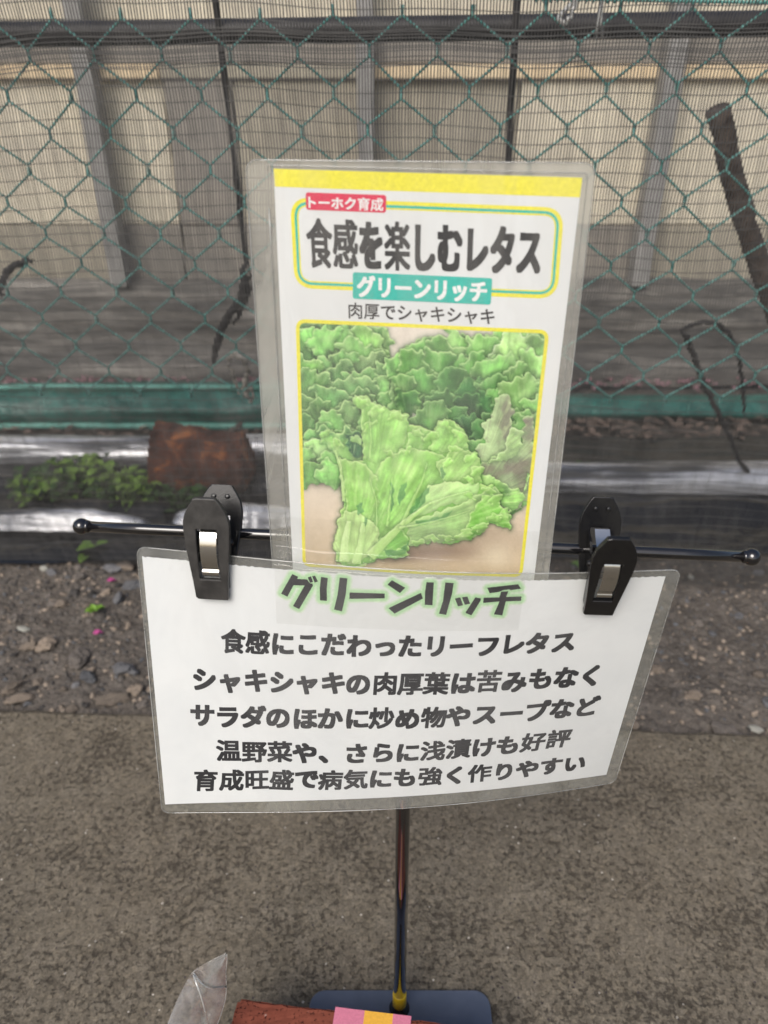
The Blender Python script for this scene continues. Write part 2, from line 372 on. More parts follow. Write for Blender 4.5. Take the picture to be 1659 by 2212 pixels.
# pebbles and grit, uncountable: one mesh per tone
ico = bmesh.new(); bmesh.ops.create_icosphere(ico, subdivisions=1, radius=1)
IV = np.array([v.co[:] for v in ico.verts]); IF = np.array([[v.index for v in f.verts] for f in ico.faces]); ico.free()
for gi, (mt, cnt) in enumerate(zip(STONES, (3600, 2600, 1100, 2600))):
    VV = []; FF = []
    for q in range(cnt):
        x = random.uniform(-.75, .75); y = .692 - .045 * x + random.random() * (.42 if q % 5 else .9)
        r = .0011 + .0032 * random.random() ** 2.2
        A = Matrix.Rotation(random.uniform(0, 6.3), 3, 'Z') @ Matrix.Rotation(random.uniform(-.7, .7), 3, 'X')
        S = np.array([random.uniform(.7, 1.5), random.uniform(.6, 1.1), random.uniform(.5, .9)]) * r
        J = 1 + rng.uniform(-.22, .22, (len(IV), 1))
        P = (IV * J * S) @ np.array(A).T + np.array([x, y, soil_z(x, y) + r * .15])
        VV.append(P); FF.append(IF + q * len(IV))
    tag(qmesh('pebbles', np.concatenate(VV), np.concatenate(FF), mt, bed, smooth=False), kind='stuff')

# ------------------------------------------------------------------ wall beyond the fence
wall = empty('greenhouse_wall', (0, 2.0, 0), label='low beige board wall with grey posts and a dark skirt, blurred beyond the fence', cat='wall')
def wx(px, z=.5, Yw=2.0):
    dz = Yw * cp + (CAM_H - z) * sp
    return (px - CX) / FPX * dz
def bx(name, x0, x1, y0, y1, z0, z1, mat, parent, bev=.002):
    V, F = box_arr(((x0 + x1) / 2, (y0 + y1) / 2, (z0 + z1) / 2), (x1 - x0, y1 - y0, z1 - z0))
    return bevel(mesh(name, V, F, mat, parent), bev, 1)
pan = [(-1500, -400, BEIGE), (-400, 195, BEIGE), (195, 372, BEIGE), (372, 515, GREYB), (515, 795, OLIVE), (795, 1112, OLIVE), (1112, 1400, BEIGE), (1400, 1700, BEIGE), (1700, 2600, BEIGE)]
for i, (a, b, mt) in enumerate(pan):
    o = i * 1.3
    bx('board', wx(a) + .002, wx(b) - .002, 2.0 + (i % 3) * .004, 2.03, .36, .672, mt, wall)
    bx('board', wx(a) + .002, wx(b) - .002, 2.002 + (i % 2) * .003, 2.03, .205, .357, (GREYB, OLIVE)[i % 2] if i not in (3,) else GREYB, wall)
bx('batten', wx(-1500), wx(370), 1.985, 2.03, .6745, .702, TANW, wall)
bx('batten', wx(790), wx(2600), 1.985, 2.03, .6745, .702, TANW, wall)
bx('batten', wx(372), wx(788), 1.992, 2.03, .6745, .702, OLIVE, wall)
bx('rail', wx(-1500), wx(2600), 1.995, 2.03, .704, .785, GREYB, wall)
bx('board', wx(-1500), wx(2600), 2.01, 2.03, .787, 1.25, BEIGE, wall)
for px, wdt in ((232, .040), (792, .036), (1405, .042), (-420, .04), (2050, .04)):
    x = wx(px); bx('post', x - wdt / 2, x + wdt / 2, 1.93, 1.982, .225, 1.25, POSTM, wall)
# sagging skirt sheet at the wall foot
sv = []
SX = np.linspace(-2.6, 2.6, 200); prof = [(1.978, .235), (1.955, .21), (1.95, .17), (1.93, .135), (1.935, .10), (1.91, .06), (1.90, .03), (1.86, .012), (1.83, .004)]
for (yy, zz) in prof:
    for x in SX: sv.append((x, yy + .02 * fbm(x * 3, zz * 12, 3.), zz + .012 * fbm(x * 5, zz * 20, 6.)))
qmesh('skirt', sv, gridq(len(SX), len(prof)), SKIRT, wall)

# ------------------------------------------------------------------ things on the ground behind the net
def strip(name, x0, x1, yc, rr, mat, z=0., seed=0., nx=120, na=36, squash=.7, parent=None, slope=0., wob=.25):
    V = []
    for j in range(na + 1):
        a = math.pi * 2 * j / na
        for i in range(nx):
            x = x0 + (x1 - x0) * i / (nx - 1)
            r = rr * (1 + wob * fbm(x * 2.2, math.cos(a) * 2.6 + seed, math.sin(a) * 2.6, 3) + .05 * fbm(x * 18, a, seed))
            V.append((x, yc + slope * x + r * math.cos(a) + .01 * fbm(x * 2.5, seed, 0.), z + r * squash * (math.sin(a)) + rr * squash * .9))
    return qmesh(name, V, gridq(nx, na + 1), mat, parent)
def ground_y(px, py, z=0.): return atz(px, py, z)[1]
gr = strip('green_sheet_roll', -1.1, .37, 1.625, .070, GREENT, seed=2., squash=.62)
tag(gr, 'green plastic sheet rolled up along the foot of the wall', 'sheet roll')
for (yy, zz, rr_) in ((1.600, .088, .006), (1.562, .012, .008)):
    tube('hem', [(x, yy + .004 * fbm(x * 4, 2.), zz + .004 * fbm(x * 5, 7.)) for x in np.linspace(-1.1, .37, 60)], rr_, simple('pale_green_hem', (.07, .30, .24), (.16, .46, .38), 30, .4), gr, n=10)
gr2 = strip('green_sheet_roll', .385, 1.2, 1.65, .045, GREENT, seed=5., squash=.55)
tag(gr2, 'thinner end of green sheeting lying past the black cord loops', 'sheet roll')
strip_r = strip('film_roll', -1.0, -.155, 1.40, .034, GLINT_FILM, seed=8., slope=0, wob=.35, squash=.9)
tag(strip_r, 'black film roll with painted highlights, lying behind the rust-brown clay piece', 'film roll')
strip_q = strip('film_roll', .16, 1.1, 1.275, .036, GLINT_FILM, seed=11., slope=0, wob=.35, squash=.9)
tag(strip_q, 'black film roll with painted highlights, on the sheet beside the picture card', 'film roll')
# black mulch sheet with folds
mx = np.linspace(-1.15, 1.15, 260); my = np.linspace(0, 1, 90)
V = []
for t in my:
    for x in mx:
        y0 = 1.035 + (.045 * x if x > 0 else 0.) + .018 * fbm(x * 4, 3.); y = y0 + t * (1.50 - y0)
        z = .008 + .020 * abs(fbm(x * 1.6, y * 9, 1., 3)) + .032 * math.exp(-((y - 1.17 - .03 * fbm(x * 2, 7.)) / .035) ** 2) * (.6 + .6 * fbm(x * 3, 2.2)) + .026 * math.exp(-((y - 1.28 - .02 * fbm(x * 2, 4.)) / .025) ** 2)
        z += .004 * fbm(x * 22, y * 30, 4.)
        V.append((x, y, z * min(1, t * 9 + .1) + .003))
tag(qmesh('mulch_sheet', V, gridq(len(mx), len(my)), MULCH), 'crinkled glossy black mulch sheet lying under the foot of the net', 'plastic sheet')
# vinyl scraps caught in the fold, bright streaks painted as highlights
def scrap(x0, x1, y0, y1, z, seed, label):
    V = []; nx, ny = 60, 16
    for j in range(ny):
        for i in range(nx):
            u = i / (nx - 1); v = j / (ny - 1); e = math.sin(math.pi * u) ** .5
            x = x0 + (x1 - x0) * u; y = y0 + (y1 - y0) * (.5 + (v - .5) * (.25 + .75 * e)) + .01 * fbm(u * 4, seed)
            V.append((x, y, z + .030 * math.sin(math.pi * v) * e + .006 * fbm(x * 20, y * 20, seed)))
    tag(qmesh('vinyl_scrap', V, gridq(nx, ny), GLINT_FILM), label, 'vinyl scrap')
scrap(-.36, -.13, 1.095, 1.165, .028, 3., 'vinyl scrap with painted highlights on the black sheet behind the left clip')
scrap(-.72, -.40, 1.10, 1.15, .022, 6., 'vinyl scrap with painted highlights on the black sheet below the green weeds')
# rust-brown clod
V = []; F = []
nl, nr = 40, 26
for i in range(nl):
    t = i / (nl - 1)
    for j in range(nr):
        a = 2 * math.pi * j / nr
        r = .074 * (1 - .26 * t) * (1 + .28 * fbm(t * 3, math.cos(a) * 1.3, math.sin(a) * 1.3 + 3, 4)) * (min(1, (t * 22) ** .5 if t < .05 else 1)) * (1 if t < .9 else max(.15, (1 - t) * 10) ** .5)
        V.append((-.424 + .185 * t, 1.275 + r * math.cos(a), 0.070 - .008 * t + r * math.sin(a) * .95))
F = [(i * nr + j, i * nr + (j + 1) % nr, (i + 1) * nr + (j + 1) % nr, (i + 1) * nr + j) for i in range(nl - 1) for j in range(nr)] + [tuple(range(nr))[::-1], tuple((nl - 1) * nr + j for j in range(nr))]
tag(mesh('clay_piece', V, F, RUST, smooth=True), 'rust-brown lumpy clay piece lying behind the net, orange where broken', 'clay piece')

def leaf_arr(c, L, wd, az, el):
    """one bent leaf, 8 faces"""
    d = np.array([math.cos(az) * math.cos(el), math.sin(az) * math.cos(el), math.sin(el)]); s = np.array([-math.sin(az), math.cos(az), 0])
    up = np.cross(d, s) * -1; V = []
    for i, t in enumerate((0, .3, .65, 1)):
        wv = wd * (.15, 1, .8, .05)[i]; q = c + d * L * t - np.array([0, 0, 1]) * L * .25 * t * t
        for k in (-1, 0, 1): V.append(q + s * k * wv / 2 + np.array([0, 0, abs(k) * wv * .18]))
    F = [(i * 3 + k, i * 3 + k + 1, i * 3 + k + 4, i * 3 + k + 3) for i in range(3) for k in range(2)]
    return V, F
def weeds(name, pts, n, L, mat, h=.03, **k):
    P = []
    for _ in range(n):
        x, y, rad = random.choice(pts); a = random.uniform(0, 6.3); q = rad * random.random() ** .6
        c = np.array([x + q * math.cos(a), y + q * math.sin(a) * .7, random.uniform(.01, h) + .01])
        P.append(leaf_arr(c, L * random.uniform(.6, 1.3), L * random.uniform(.45, .8), random.uniform(0, 6.3), random.uniform(-.1, .9)))
    V, F = join(P); return tag(mesh(name, V, F, mat), **k)
weeds('weed_patch', [(-.62, 1.24, .07), (-.52, 1.25, .07), (-.46, 1.20, .05), (-.60, 1.19, .05), (-.56, 1.28, .06), (-.40, 1.22, .05), (-.34, 1.17, .04)], 620, .022, LEAFD, h=.05, kind='stuff', label='low dark green weeds on the black sheet behind the net')
weeds('weed_patch', [(-.61, 1.20, .05), (-.50, 1.24, .045), (-.56, 1.27, .05), (-.44, 1.20, .03)], 320, .026, LEAFY, h=.055, kind='stuff', label='brighter green weeds growing among the dark ones behind the net')
def sprout(px, py, n, L, mat, label, name='sprout'):
    g = atz(px, py, .012); P = []
    for i in range(n):
        a = i * 2.4 + random.random(); P.append(leaf_arr(np.array([g[0], g[1], max(.006, soil_z(g[0], g[1]) + .006)]), L * random.uniform(.7, 1.1), L * .5, a, random.uniform(.15, .9)))
    V, F = join(P); P2 = mesh(name, V, F, mat); tag(P2, label, 'plant'); return P2
g = atz(183, 1187, .015)
P = [leaf_arr(np.array([g[0] - .012, g[1] - .004, g[2]]), .034, .030, .1, .45), leaf_arr(np.array([g[0] + .012, g[1] + .008, g[2]]), .028, .014, .2, .5), leaf_arr(np.array([g[0] + .004, g[1] - .004, g[2] - .008]), .02, .02, -1.9, .1)]
tag(mesh('sprout', *join(P), LEAFB), 'bright green round-leaved sprout at the edge of the black sheet', 'plant')
sprout(205, 1312, 12, .016, LEAFB, 'small yellow-green sprout growing between the pebbles')
sprout(1590, 1105, 16, .035, LEAF, 'leafy green weed behind the net above the bar ball')
sprout(1262, 1010, 9, .03, LEAF, 'single green weed in front of the shiny film roll')
sprout(455, 950, 10, .045, LEAFD, 'dark green weed hanging over the film roll beside the clod')
sprout(900, 925, 9, .04, LEAFD, 'weed tuft behind the picture card')
sprout(1245, 1215, 7, .012, LEAF, 'tiny green weed beside the black clip')
for i, (px, py, lb) in enumerate(((237, 1245, 'magenta petal nearest the black sheet'), (208, 1362, 'magenta petal lying on the gravel below the yellow-green sprout'))):
    g = atz(px, py, .008); V, F = leaf_arr(np.array([g[0] - .006, g[1], soil_z(g[0], g[1]) + .008]), .014, .011, .3, .15)
    V2, F2 = leaf_arr(np.array([g[0], g[1] - .004, soil_z(g[0], g[1]) + .01]), .009, .008, 1.5, .35)
    tag(mesh('petal', *join([(V, F), (V2, F2)]), PETAL), lb, 'petal')
g = atz(235, 1180, .01)
V, F = leaf_arr(np.array([g[0] - .01, g[1] + .01, soil_z(g[0], g[1]) + .01]), .02, .014, .4, .2)
tag(mesh('dead_leaf', V, F, simple('dull_red_leaf', (.14, .02, .018), (.22, .05, .04), 80, .7)), 'dull red dead leaf beside the round-leaved sprout', 'leaf')
# pinkish litter along the wall foot
P = []
for _ in range(260):
    x = random.uniform(-1.0, -.1) if random.random() < .65 else random.uniform(.2, .95); y = random.uniform(1.80, 1.86)
    P.append(leaf_arr(np.array([x, y, .012]), random.uniform(.012, .03), .012, random.uniform(0, 6.3), random.uniform(0, .6)))
tag(mesh('leaf_litter', *join(P), simple('pinkish_litter', (.20, .10, .11), (.42, .24, .27), 30, .8)), 'pinkish dead litter along the foot of the wall', kind='stuff')
P = []
for _ in range(420):
    x = random.uniform(.2, 1.0) if random.random() < .6 else random.uniform(-1, -.2); y = random.uniform(1.50, 1.64)
    P.append(leaf_arr(np.array([x, y, .010]), random.uniform(.015, .04), .015, random.uniform(0, 6.3), random.uniform(0, .6)))
tag(mesh('leaf_litter', *join(P), simple('brown_litter', (.06, .045, .035), (.26, .19, .15), 30, .85)), 'brown dead leaves and stalks between the green roll and the black sheet', kind='stuff')

# ------------------------------------------------------------------ chain-link fence and shade net
def fy(x, z): return 1.06 - .17 * z - .06 * x
DX = .0365
fence = empty('chain_link_fence', (0, 1.06, 0), label='green plastic-coated chain-link fence with diamond mesh, behind the black net', cat='fence')
N0x, N0z = -.3163 + .006, .7092
def node(k, n):
    x = N0x + k * DX; z = N0z - n * .0375
    x += .007 * fbm(x * 3.3, z * 3.3, 1.) + .0035 * fbm(x * 14, z * 14, 5.)
    z += .008 * fbm(x * 3.1, z * 3.1, 9.) + .0035 * fbm(x * 15, z * 15, 15.) + .010 * (x)
    return x, z
bottoms = 12
for k in range(-18, 34):
    P = []
    for n in range(-1, bottoms):
        side = 1 if (n + k) % 2 else 0
        x, z = node(k + side, n); hook = .0014 * (1 if side else -1)
        x += (.0006 if side else -.0006)
        y = fy(x, z)
        for dz, dy in ((.0042, -hook), (0, 0), (-.0042, hook)):
            P.append((x, y + dy * 1.2, z + dz))
    Q = np.array(P); # straight runs get a little subdivision and the wire's slight curl
    out = [Q[0]]
    for a, b in zip(Q[:-1], Q[1:]):
        m = 3 if np.linalg.norm(b - a) > .02 else 1
        for s in range(1, m + 1): out.append(a + (b - a) * s / m)
    tube('wire', out, 0.0013, WIRE, fence, n=6)
xx = np.linspace(-1.1, 1.25, 80)
def top_z(x): return .7575 - .021 * x + .001 * math.sin(x * 4)
tube('tension_wire', [(x, fy(x, .77) - .002, top_z(x)) for x in xx], .0016, WIRE, fence, n=6)
# slim selvage winding round the tension wire
coil = [(x, fy(x, .77) - .002 + .003 * math.cos(x * 900), top_z(x) + .003 * math.sin(x * 900)) for x in np.linspace(.15, .62, 900)]
tube('selvage', coil, .0007, WIRE, fence, n=5)
# top pipe
px_ = [(x, 1.0 - .06 * x, .732 + .010 * x) for x in np.linspace(-1.2, 1.2, 9)]
fr = empty('fence_frame', (0, 1.0, 0), label='dull black horizontal pipe carrying the net, with two thin dark stakes', cat='fence frame')
tube('pipe', px_, .0125, PIPE, fr, n=20)
a = aty(474, 75, 1.0); b = aty(530, 560, 1.07); st = [a + (b - a) * t for t in np.linspace(-.35, 1.0, 12)]
tube('stake', st, .0033, PIPE, fr, n=8)
a = aty(1112, 75, .98); b = aty(1096, 380, 1.0); st = [a + (b - a) * t for t in np.linspace(-.5, 3.0, 16)]
tube('stake', st, .0040, PIPE, fr, n=8)

net = empty('shade_net', (0, 1.04, 0), label='see-through black shade net hanging in front of the chain-link fence', cat='net')
def netp(x, z):
    z = np.asarray(z, float); x = np.asarray(x, float)
    w1 = .0045 * np.sin(x * 9 + 1.3 + z * 3) * np.sin(z * 11 + x * 4) + .003 * np.sin(x * 23 + z * 17)
    foot = np.clip((.16 - z) / .16, 0, 1)
    y = 1.06 - .17 * z - .06 * x - .010 - .050 * np.clip((.66 - z) / .5, 0, 1) + w1 * .6
    xo = .0022 * np.sin(z * 14 + x * 6) + .0012 * np.sin(z * 37 + x * 11) + .03 * (.45 - z) * .06
    zo = .004 * np.sin(x * 7 + z * 5) + .0016 * np.sin(x * 31)
    return np.stack([x + xo, y, z + zo], -1)
pitch = .0033; nv = int(1.9 / pitch); Z = np.linspace(.006, .93, 64)
Vs = []; Qs = []; base = 0
for i in range(nv):
    x = -.95 + i * pitch + rng.normal(0, .00009); hw = .00074 * rng.uniform(.92, 1.08)
    P = netp(np.full(len(Z), x), Z); P[:, 0] += .0003 * np.sin(Z * 60 + i)
    A = P.copy(); B = P.copy(); A[:, 0] -= hw; B[:, 0] += hw; B[:, 1] += .0002
    Vs.append(np.stack([A, B], 1).reshape(-1, 3)); j = np.arange(len(Z) - 1) * 2 + base
    Qs.append(np.stack([j, j + 1, j + 3, j + 2], 1)); base += 2 * len(Z)
tag(qmesh('warp_strand', np.concatenate(Vs), np.concatenate(Qs), NETM, net), kind='stuff')
Vs = []; Qs = []; base = 0; XX = np.linspace(-.95, .95, 150)
zs = list(np.arange(.02, .93, .0152)) + list(np.arange(.690, .722, .0040))
for i, z in enumerate(zs):
    zz = np.full(len(XX), z) + rng.normal(0, .0006) + .0010 * np.sin(XX * 12 + i) 
    if .688 < z < .723: zz = zz + .010 * np.sin(XX * 3 + 1.)
    P = netp(XX, zz); P[:, 1] -= .0004; A = P.copy(); B = P.copy(); hw = .00046; A[:, 2] -= hw; B[:, 2] += hw
    Vs.append(np.stack([A, B], 1).reshape(-1, 3)); j = np.arange(len(XX) - 1) * 2 + base
    Qs.append(np.stack([j, j + 1, j + 3, j + 2], 1)); base += 2 * len(XX)
tag(qmesh('weft_strand', np.concatenate(Vs), np.concatenate(Qs), NETM, net), kind='stuff')

# rotten stake, cords, twine
st = [aty(x, y, Yd) for x, y, Yd in ((1553, 238, 1.04), (1570, 330, 1.06), (1592, 420, 1.08), (1622, 520, 1.10), (1655, 620, 1.12), (1700, 740, 1.15), (1740, 840, 1.2), (1790, 960, 1.26), (1830, 1075, 1.29))]
Vt, Ft = tube_arr([tuple(np.array(st[i]) * (1 - t) + np.array(st[i + 1]) * t) for i in range(len(st) - 1) for t in (0, .2, .4, .6, .8)], .0145, 14)
Vt = [tuple(np.array(v) * 1 + .006 * np.array([fbm(v[0] * 30, v[2] * 30, 1.), fbm(v[0] * 30, v[2] * 30, 4.), .0])) for v in Vt]
tag(mesh('wooden_stake', Vt, Ft, WOODD, smooth=True), 'rotten dark brown wooden stake leaning behind the fence', 'stake')
def cord(name, pts, r, mat, label, cat='cord', wob=.003, n=8, sub=8):
    P = [aty(*p) for p in pts]; out = []
    m = len(P)
    for i in range(m - 1):
        p0 = P[max(0, i - 1)]; p1 = P[i]; p2 = P[i + 1]; p3 = P[min(m - 1, i + 2)]
        for s in range(sub):
            t = s / sub; out.append(.5 * ((2 * p1) + (p2 - p0) * t + (2 * p0 - 5 * p1 + 4 * p2 - p3) * t * t + (3 * p1 - p0 - 3 * p2 + p3) * t ** 3))
    out.append(P[-1]); out = [q + wob * np.array([fbm(i * .5, 1.), fbm(i * .5, 5.), fbm(i * .5, 9.)]) for i, q in enumerate(out)]
    rr = [r * (.78 if mat is CORD else 1) * (1 + .45 * fbm(i * .7, 3.)) * (.35 + .65 * min(1, i / 5, (len(out) - 1 - i) / 5)) for i in range(len(out))]
    return tag(tube(name, out, rr, mat, None, n), label, cat)
cord('cord', [(528, 560, 1.09), (522, 640, 1.10), (495, 680, 1.11), (470, 735, 1.13), (462, 790, 1.15)], .0075, CORD, 'black crumpled cord hanging from the foot of the thin dark stake', wob=.012)
cord('cord', [(540, 590, 1.10), (530, 650, 1.11), (505, 700, 1.12)], .005, CORD, 'short black cord end beside the crumpled one', wob=.01)
cord('cord', [(1470, 712, 1.10), (1490, 745, 1.11), (1515, 815, 1.13), (1545, 880, 1.16), (1575, 940, 1.2), (1600, 1000, 1.24), (1640, 1040, 1.28)], .0055, CORD, 'black cord running down to the film roll from the wall side', wob=.006)
cord('cord', [(1468, 716, 1.10), (1500, 700, 1.11), (1550, 700, 1.11), (1585, 740, 1.12), (1602, 810, 1.14), (1608, 900, 1.17)], .004, CORD, 'thin black cord arching over into a loop', wob=.005)
cord('cord', [(0, 640, 1.06), (8, 600, 1.06), (30, 575, 1.06), (70, 560, 1.06)], .006, CORD, 'dark cord scrap caught high in the net', wob=.01)
cord('twine', [(494, 782, 1.09), (500, 765, 1.09), (525, 775, 1.09), (535, 800, 1.10), (528, 840, 1.11), (545, 870, 1.12)], .0042, DTWINE, 'frayed dirty grey twine hanging beside the crumpled black cord', 'twine', wob=.012)
cord('twine', [(490, 780, 1.09), (505, 815, 1.10), (520, 850, 1.11), (540, 835, 1.11), (548, 865, 1.12)], .003, DTWINE, 'thinner tail of the frayed dirty twine', 'twine', wob=.012)
cord('twine', [(1245, -30, .915), (1236, 5, .915), (1215, 28, .915), (1207, 42, .915), (1222, 50, .915), (1238, 20, .915), (1250, -25, .915)], .0022, TWINE, 'white twine knotted round the top of the fence', 'twine', wob=.004)
cord('twine', [(1304, -30, .915), (1299, 10, .915), (1293, 50, .918), (1288, 88, .93)], .0018, TWINE, 'loose white twine end hanging from the top of the fence', 'twine', wob=.002)
cord('twine', [(1303, -30, .915), (1299, 30, .915), (1299, 60, .92), (1304, 90, .935)], .0014, TWINE, 'second strand of the loose white twine', 'twine', wob=.002)

# ------------------------------------------------------------------ brick, bag, stand
yaw = -R(6.5); ex = np.array([math.cos(yaw), math.sin(yaw), 0]); ey = np.array([-math.sin(yaw), math.cos(yaw), 0])
BL, BW, BH = .205, .098, .057
bc = np.array([-.1143, .3322, 0]) + ex * BL / 2 - ey * BW / 2
brick = empty('brick', tuple(bc + [0, 0, .006]), label='red clay brick laid on the base plate as a weight, wrapped by a coloured band', cat='brick')
bm = bmesh.new(); bmesh.ops.create_cube(bm, size=1)
for v in bm.verts: v.co = Vector((v.co.x * BL, v.co.y * BW, v.co.z * BH))
bmesh.ops.bevel(bm, geom=list(bm.edges), offset=.0022, segments=2, affect='EDGES')
bmesh.ops.subdivide_edges(bm, edges=[e for e in bm.edges if e.calc_length() > .03], cuts=36, use_grid_fill=True)
for v in bm.verts: v.co += v.normal * (.0009 * noise.noise(v.co * 160) + .0005 * noise.noise(v.co * 500))
me = bpy.data.meshes.new('brick_body'); bm.to_mesh(me); bm.free(); me.materials.append(BRICK)
o = link('brick_body', me, brick, (0, 0, BH / 2)); brick.rotation_euler = (0, 0, yaw)
band = empty('paper_band', tuple(bc + [0, 0, .006]), label='paper band of pink, orange-yellow and pink stripes wrapped round the brick', cat='paper band'); band.rotation_euler = (0, 0, yaw)
for x0, x1, mt in ((.077, .1, PINKP), (.1, .122, ORGP), (.122, .136, PINKP)):
    x0 -= BL / 2; x1 -= BL / 2; hw = BW / 2 + .0012; t = .0005
    ring = [(-hw, .0004), (hw, .0004), (hw, BH + .0012), (-hw, BH + .0012)]; V = []; n = 10
    for q in range(n + 1):
        x = x0 + (x1 - x0) * q / n
        for y, z in ring: V.append((x, y, z + .0003 * noise.noise((x * 90, y * 9, 1))))
    V += [(v[0], v[1] * (1 - t / hw), v[2] + (t if v[2] < .02 else -t)) for v in V]
    n4 = 4 * (n + 1)
    F = [(q * 4 + j, q * 4 + (j + 1) % 4, q * 4 + 4 + (j + 1) % 4, q * 4 + 4 + j) for q in range(n) for j in range(4)]
    F += [tuple(i + n4 for i in f)[::-1] for f in F]
    F += [(j, j + n4, (j + 1) % 4 + n4, (j + 1) % 4) for j in range(4)] + [(n * 4 + j, n * 4 + (j + 1) % 4, n * 4 + (j + 1) % 4 + n4, n * 4 + j + n4) for j in range(4)]
    mesh('stripe', V, F, mt, band, loc=(0, 0, 0))

stand = empty('sign_stand', (.013, .354, 0), label='black metal sign stand with ball-ended crossbar on a slate-blue base plate', cat='sign stand')
# base plate: rounded rectangle
def rrect(x0, x1, y0, y1, r, n=8):
    P = []
    for cx_, cy_, a0 in ((x1 - r, y1 - r, 0), (x0 + r, y1 - r, 90), (x0 + r, y0 + r, 180), (x1 - r, y0 + r, 270)):
        for i in range(n + 1): a = R(a0 + 90 * i / n); P.append((cx_ + r * math.cos(a), cy_ + r * math.sin(a)))
    return P
O2 = rrect(-.0635, .0905, .232, .3690, .013, 10); n = len(O2)
V = [(x, y, .001) for x, y in O2] + [(x, y, .0055) for x, y in O2]
F = [tuple(range(n))[::-1], tuple(range(n, 2 * n))] + [(i, (i + 1) % n, n + (i + 1) % n, n + i) for i in range(n)]
bevel(autosmooth(mesh('base_plate', V, F, BASEM, stand)), .0012, 3, 40)
tube('pole', [(.013, .354, z) for z in (.010, .2, .3, .40, .470)], .0051, BLKG, stand, n=28)
V, F = tube_arr([(.013, .354, z) for z in (.0053, .0068, .0095, .012)], [.0088, .0078, .0062, .0055], 28); mesh('foot_collar', V, F, BLKP, stand, smooth=True)
tube('yellow_ring', [(.013, .354, z) for z in (.0118, .0126, .028, .0285)], [.0053, .0057, .0057, .0053], YTAPE, stand, n=28)
tube('clear_collar', [(.013, .354, z) for z in (.262, .263, .292, .2925)], [.0052, .0058, .0058, .0052], film_mat('clear_sleeve', .25, (.5, .5, .5)), stand, n=28)
bl = np.array([-.1675, .3700, .472]); br = np.array([.1910, .3391, .472])
BAR = lambda x: bl + (br - bl) * ((x - bl[0]) / (br[0] - bl[0]))
tube('crossbar', [bl + (br - bl) * t for t in np.linspace(0, 1, 12)], .0031, BLKG, stand, n=28)
tube('bar_joint', [(.0155, .354, z) for z in (.463, .4635, .4815, .482)], [.0050, .0062, .0062, .005], BLKG, stand, n=24)
for e, s in ((bl, -1), (br, 1)):
    dd = (br - bl) / np.linalg.norm(br - bl) * s
    c = e + dd * .0025; th = np.linspace(.02, math.pi - .02, 16)
    P = [c - dd * .0047 * math.cos(t) for t in th]; rr = [.0047 * math.sin(t) for t in th]
    tube('end_ball', P, rr, BLKG, stand, n=24)
    tube('end_neck', [e - dd * .0022, e - dd * .0016, e - dd * .0002, e], [.0032, .0036, .0036, .0032], BLKG, stand, n=24)

# crumpled clear bag, standing in front of the brick
def bag():
    root = empty('plastic_bag', (-.13, .28, 0), label='crumpled clear plastic bag standing beside the brick', cat='bag')
    L_ = [(487, 2058, .300), (478, 2063, .300), (440, 2082, .298), (415, 2099, .296), (400, 2125, .292), (385, 2155, .288), (372, 2185, .284), (360, 2215, .280), (350, 2260, .276), (342, 2310, .272), (320, 2390, .267), (300, 2462, .262)]
    R_ = [(490, 2062, .300), (491, 2072, .301), (488, 2100, .302), (489, 2120, .302), (489, 2140, .302), (487, 2160, .300), (480, 2185, .298), (470, 2212, .295), (462, 2260, .290), (455, 2310, .285), (443, 2360, .283), (432, 2403, .280)]
    nu = 26; V = []; m = len(L_)
    def intr(A, t):
        f = t * (m - 1); i = min(int(f), m - 2); return np.array(aty(*A[i])) * (1 - (f - i)) + np.array(aty(*A[i + 1])) * (f - i)
    nv = 40
    for side in (0, 1):
        for j in range(nv):
            t = j / (nv - 1); a = intr(L_, t); b = intr(R_, t)
            for i in range(nu):
                u = i / (nu - 1); p = a * (1 - u) + b * u
                e = math.sin(math.pi * u)
                wv = np.linalg.norm(b - a)
                if side == 0:
                    # sharp fold running down from the shoulder
                    fold = abs(u - (.45 + .35 * t)); dpt = .5 * wv * e * (.45 + .5 * fold) + .004 * noise.noise((u * 3, t * 5, 1)) * e
                    p = p + np.array([0, -dpt * .8, dpt * .12])
                else:
                    dpt = .30 * wv * e + .005 * noise.noise((u * 3, t * 5, 6)) * e; p = p + np.array([0, dpt, 0])
                V.append(p)
    Q = gridq(nu, nv)
    o = qmesh('front_film', V[:nu * nv], Q, BAGM, root); o = qmesh('rear_film', V[nu * nv:], Q, BAGM, root)
    # heat-sealed rim
    tube('seam', [intr(R_, t) for t in np.linspace(0, 1, 30)], .0004, EDGE, root, n=5)
    tube('crease', [intr(L_, .262) * (1 - q) + intr(R_, .262 + .51 * q) * q + np.array([0, -.012 * math.sin(math.pi * q) - .002, .012 * math.sin(math.pi * q)]) for q in np.linspace(0.02, 1, 20)], .0007, EDGE, root, n=5)
    tube('crease', [intr(L_, .262) * (1 - q) + intr(R_, .31) * q + np.array([0, -.008 * math.sin(math.pi * q) - .001, .006 * math.sin(math.pi * q)]) for q in np.linspace(0.02, 1, 16)], .0007, EDGE, root, n=5)
bag()

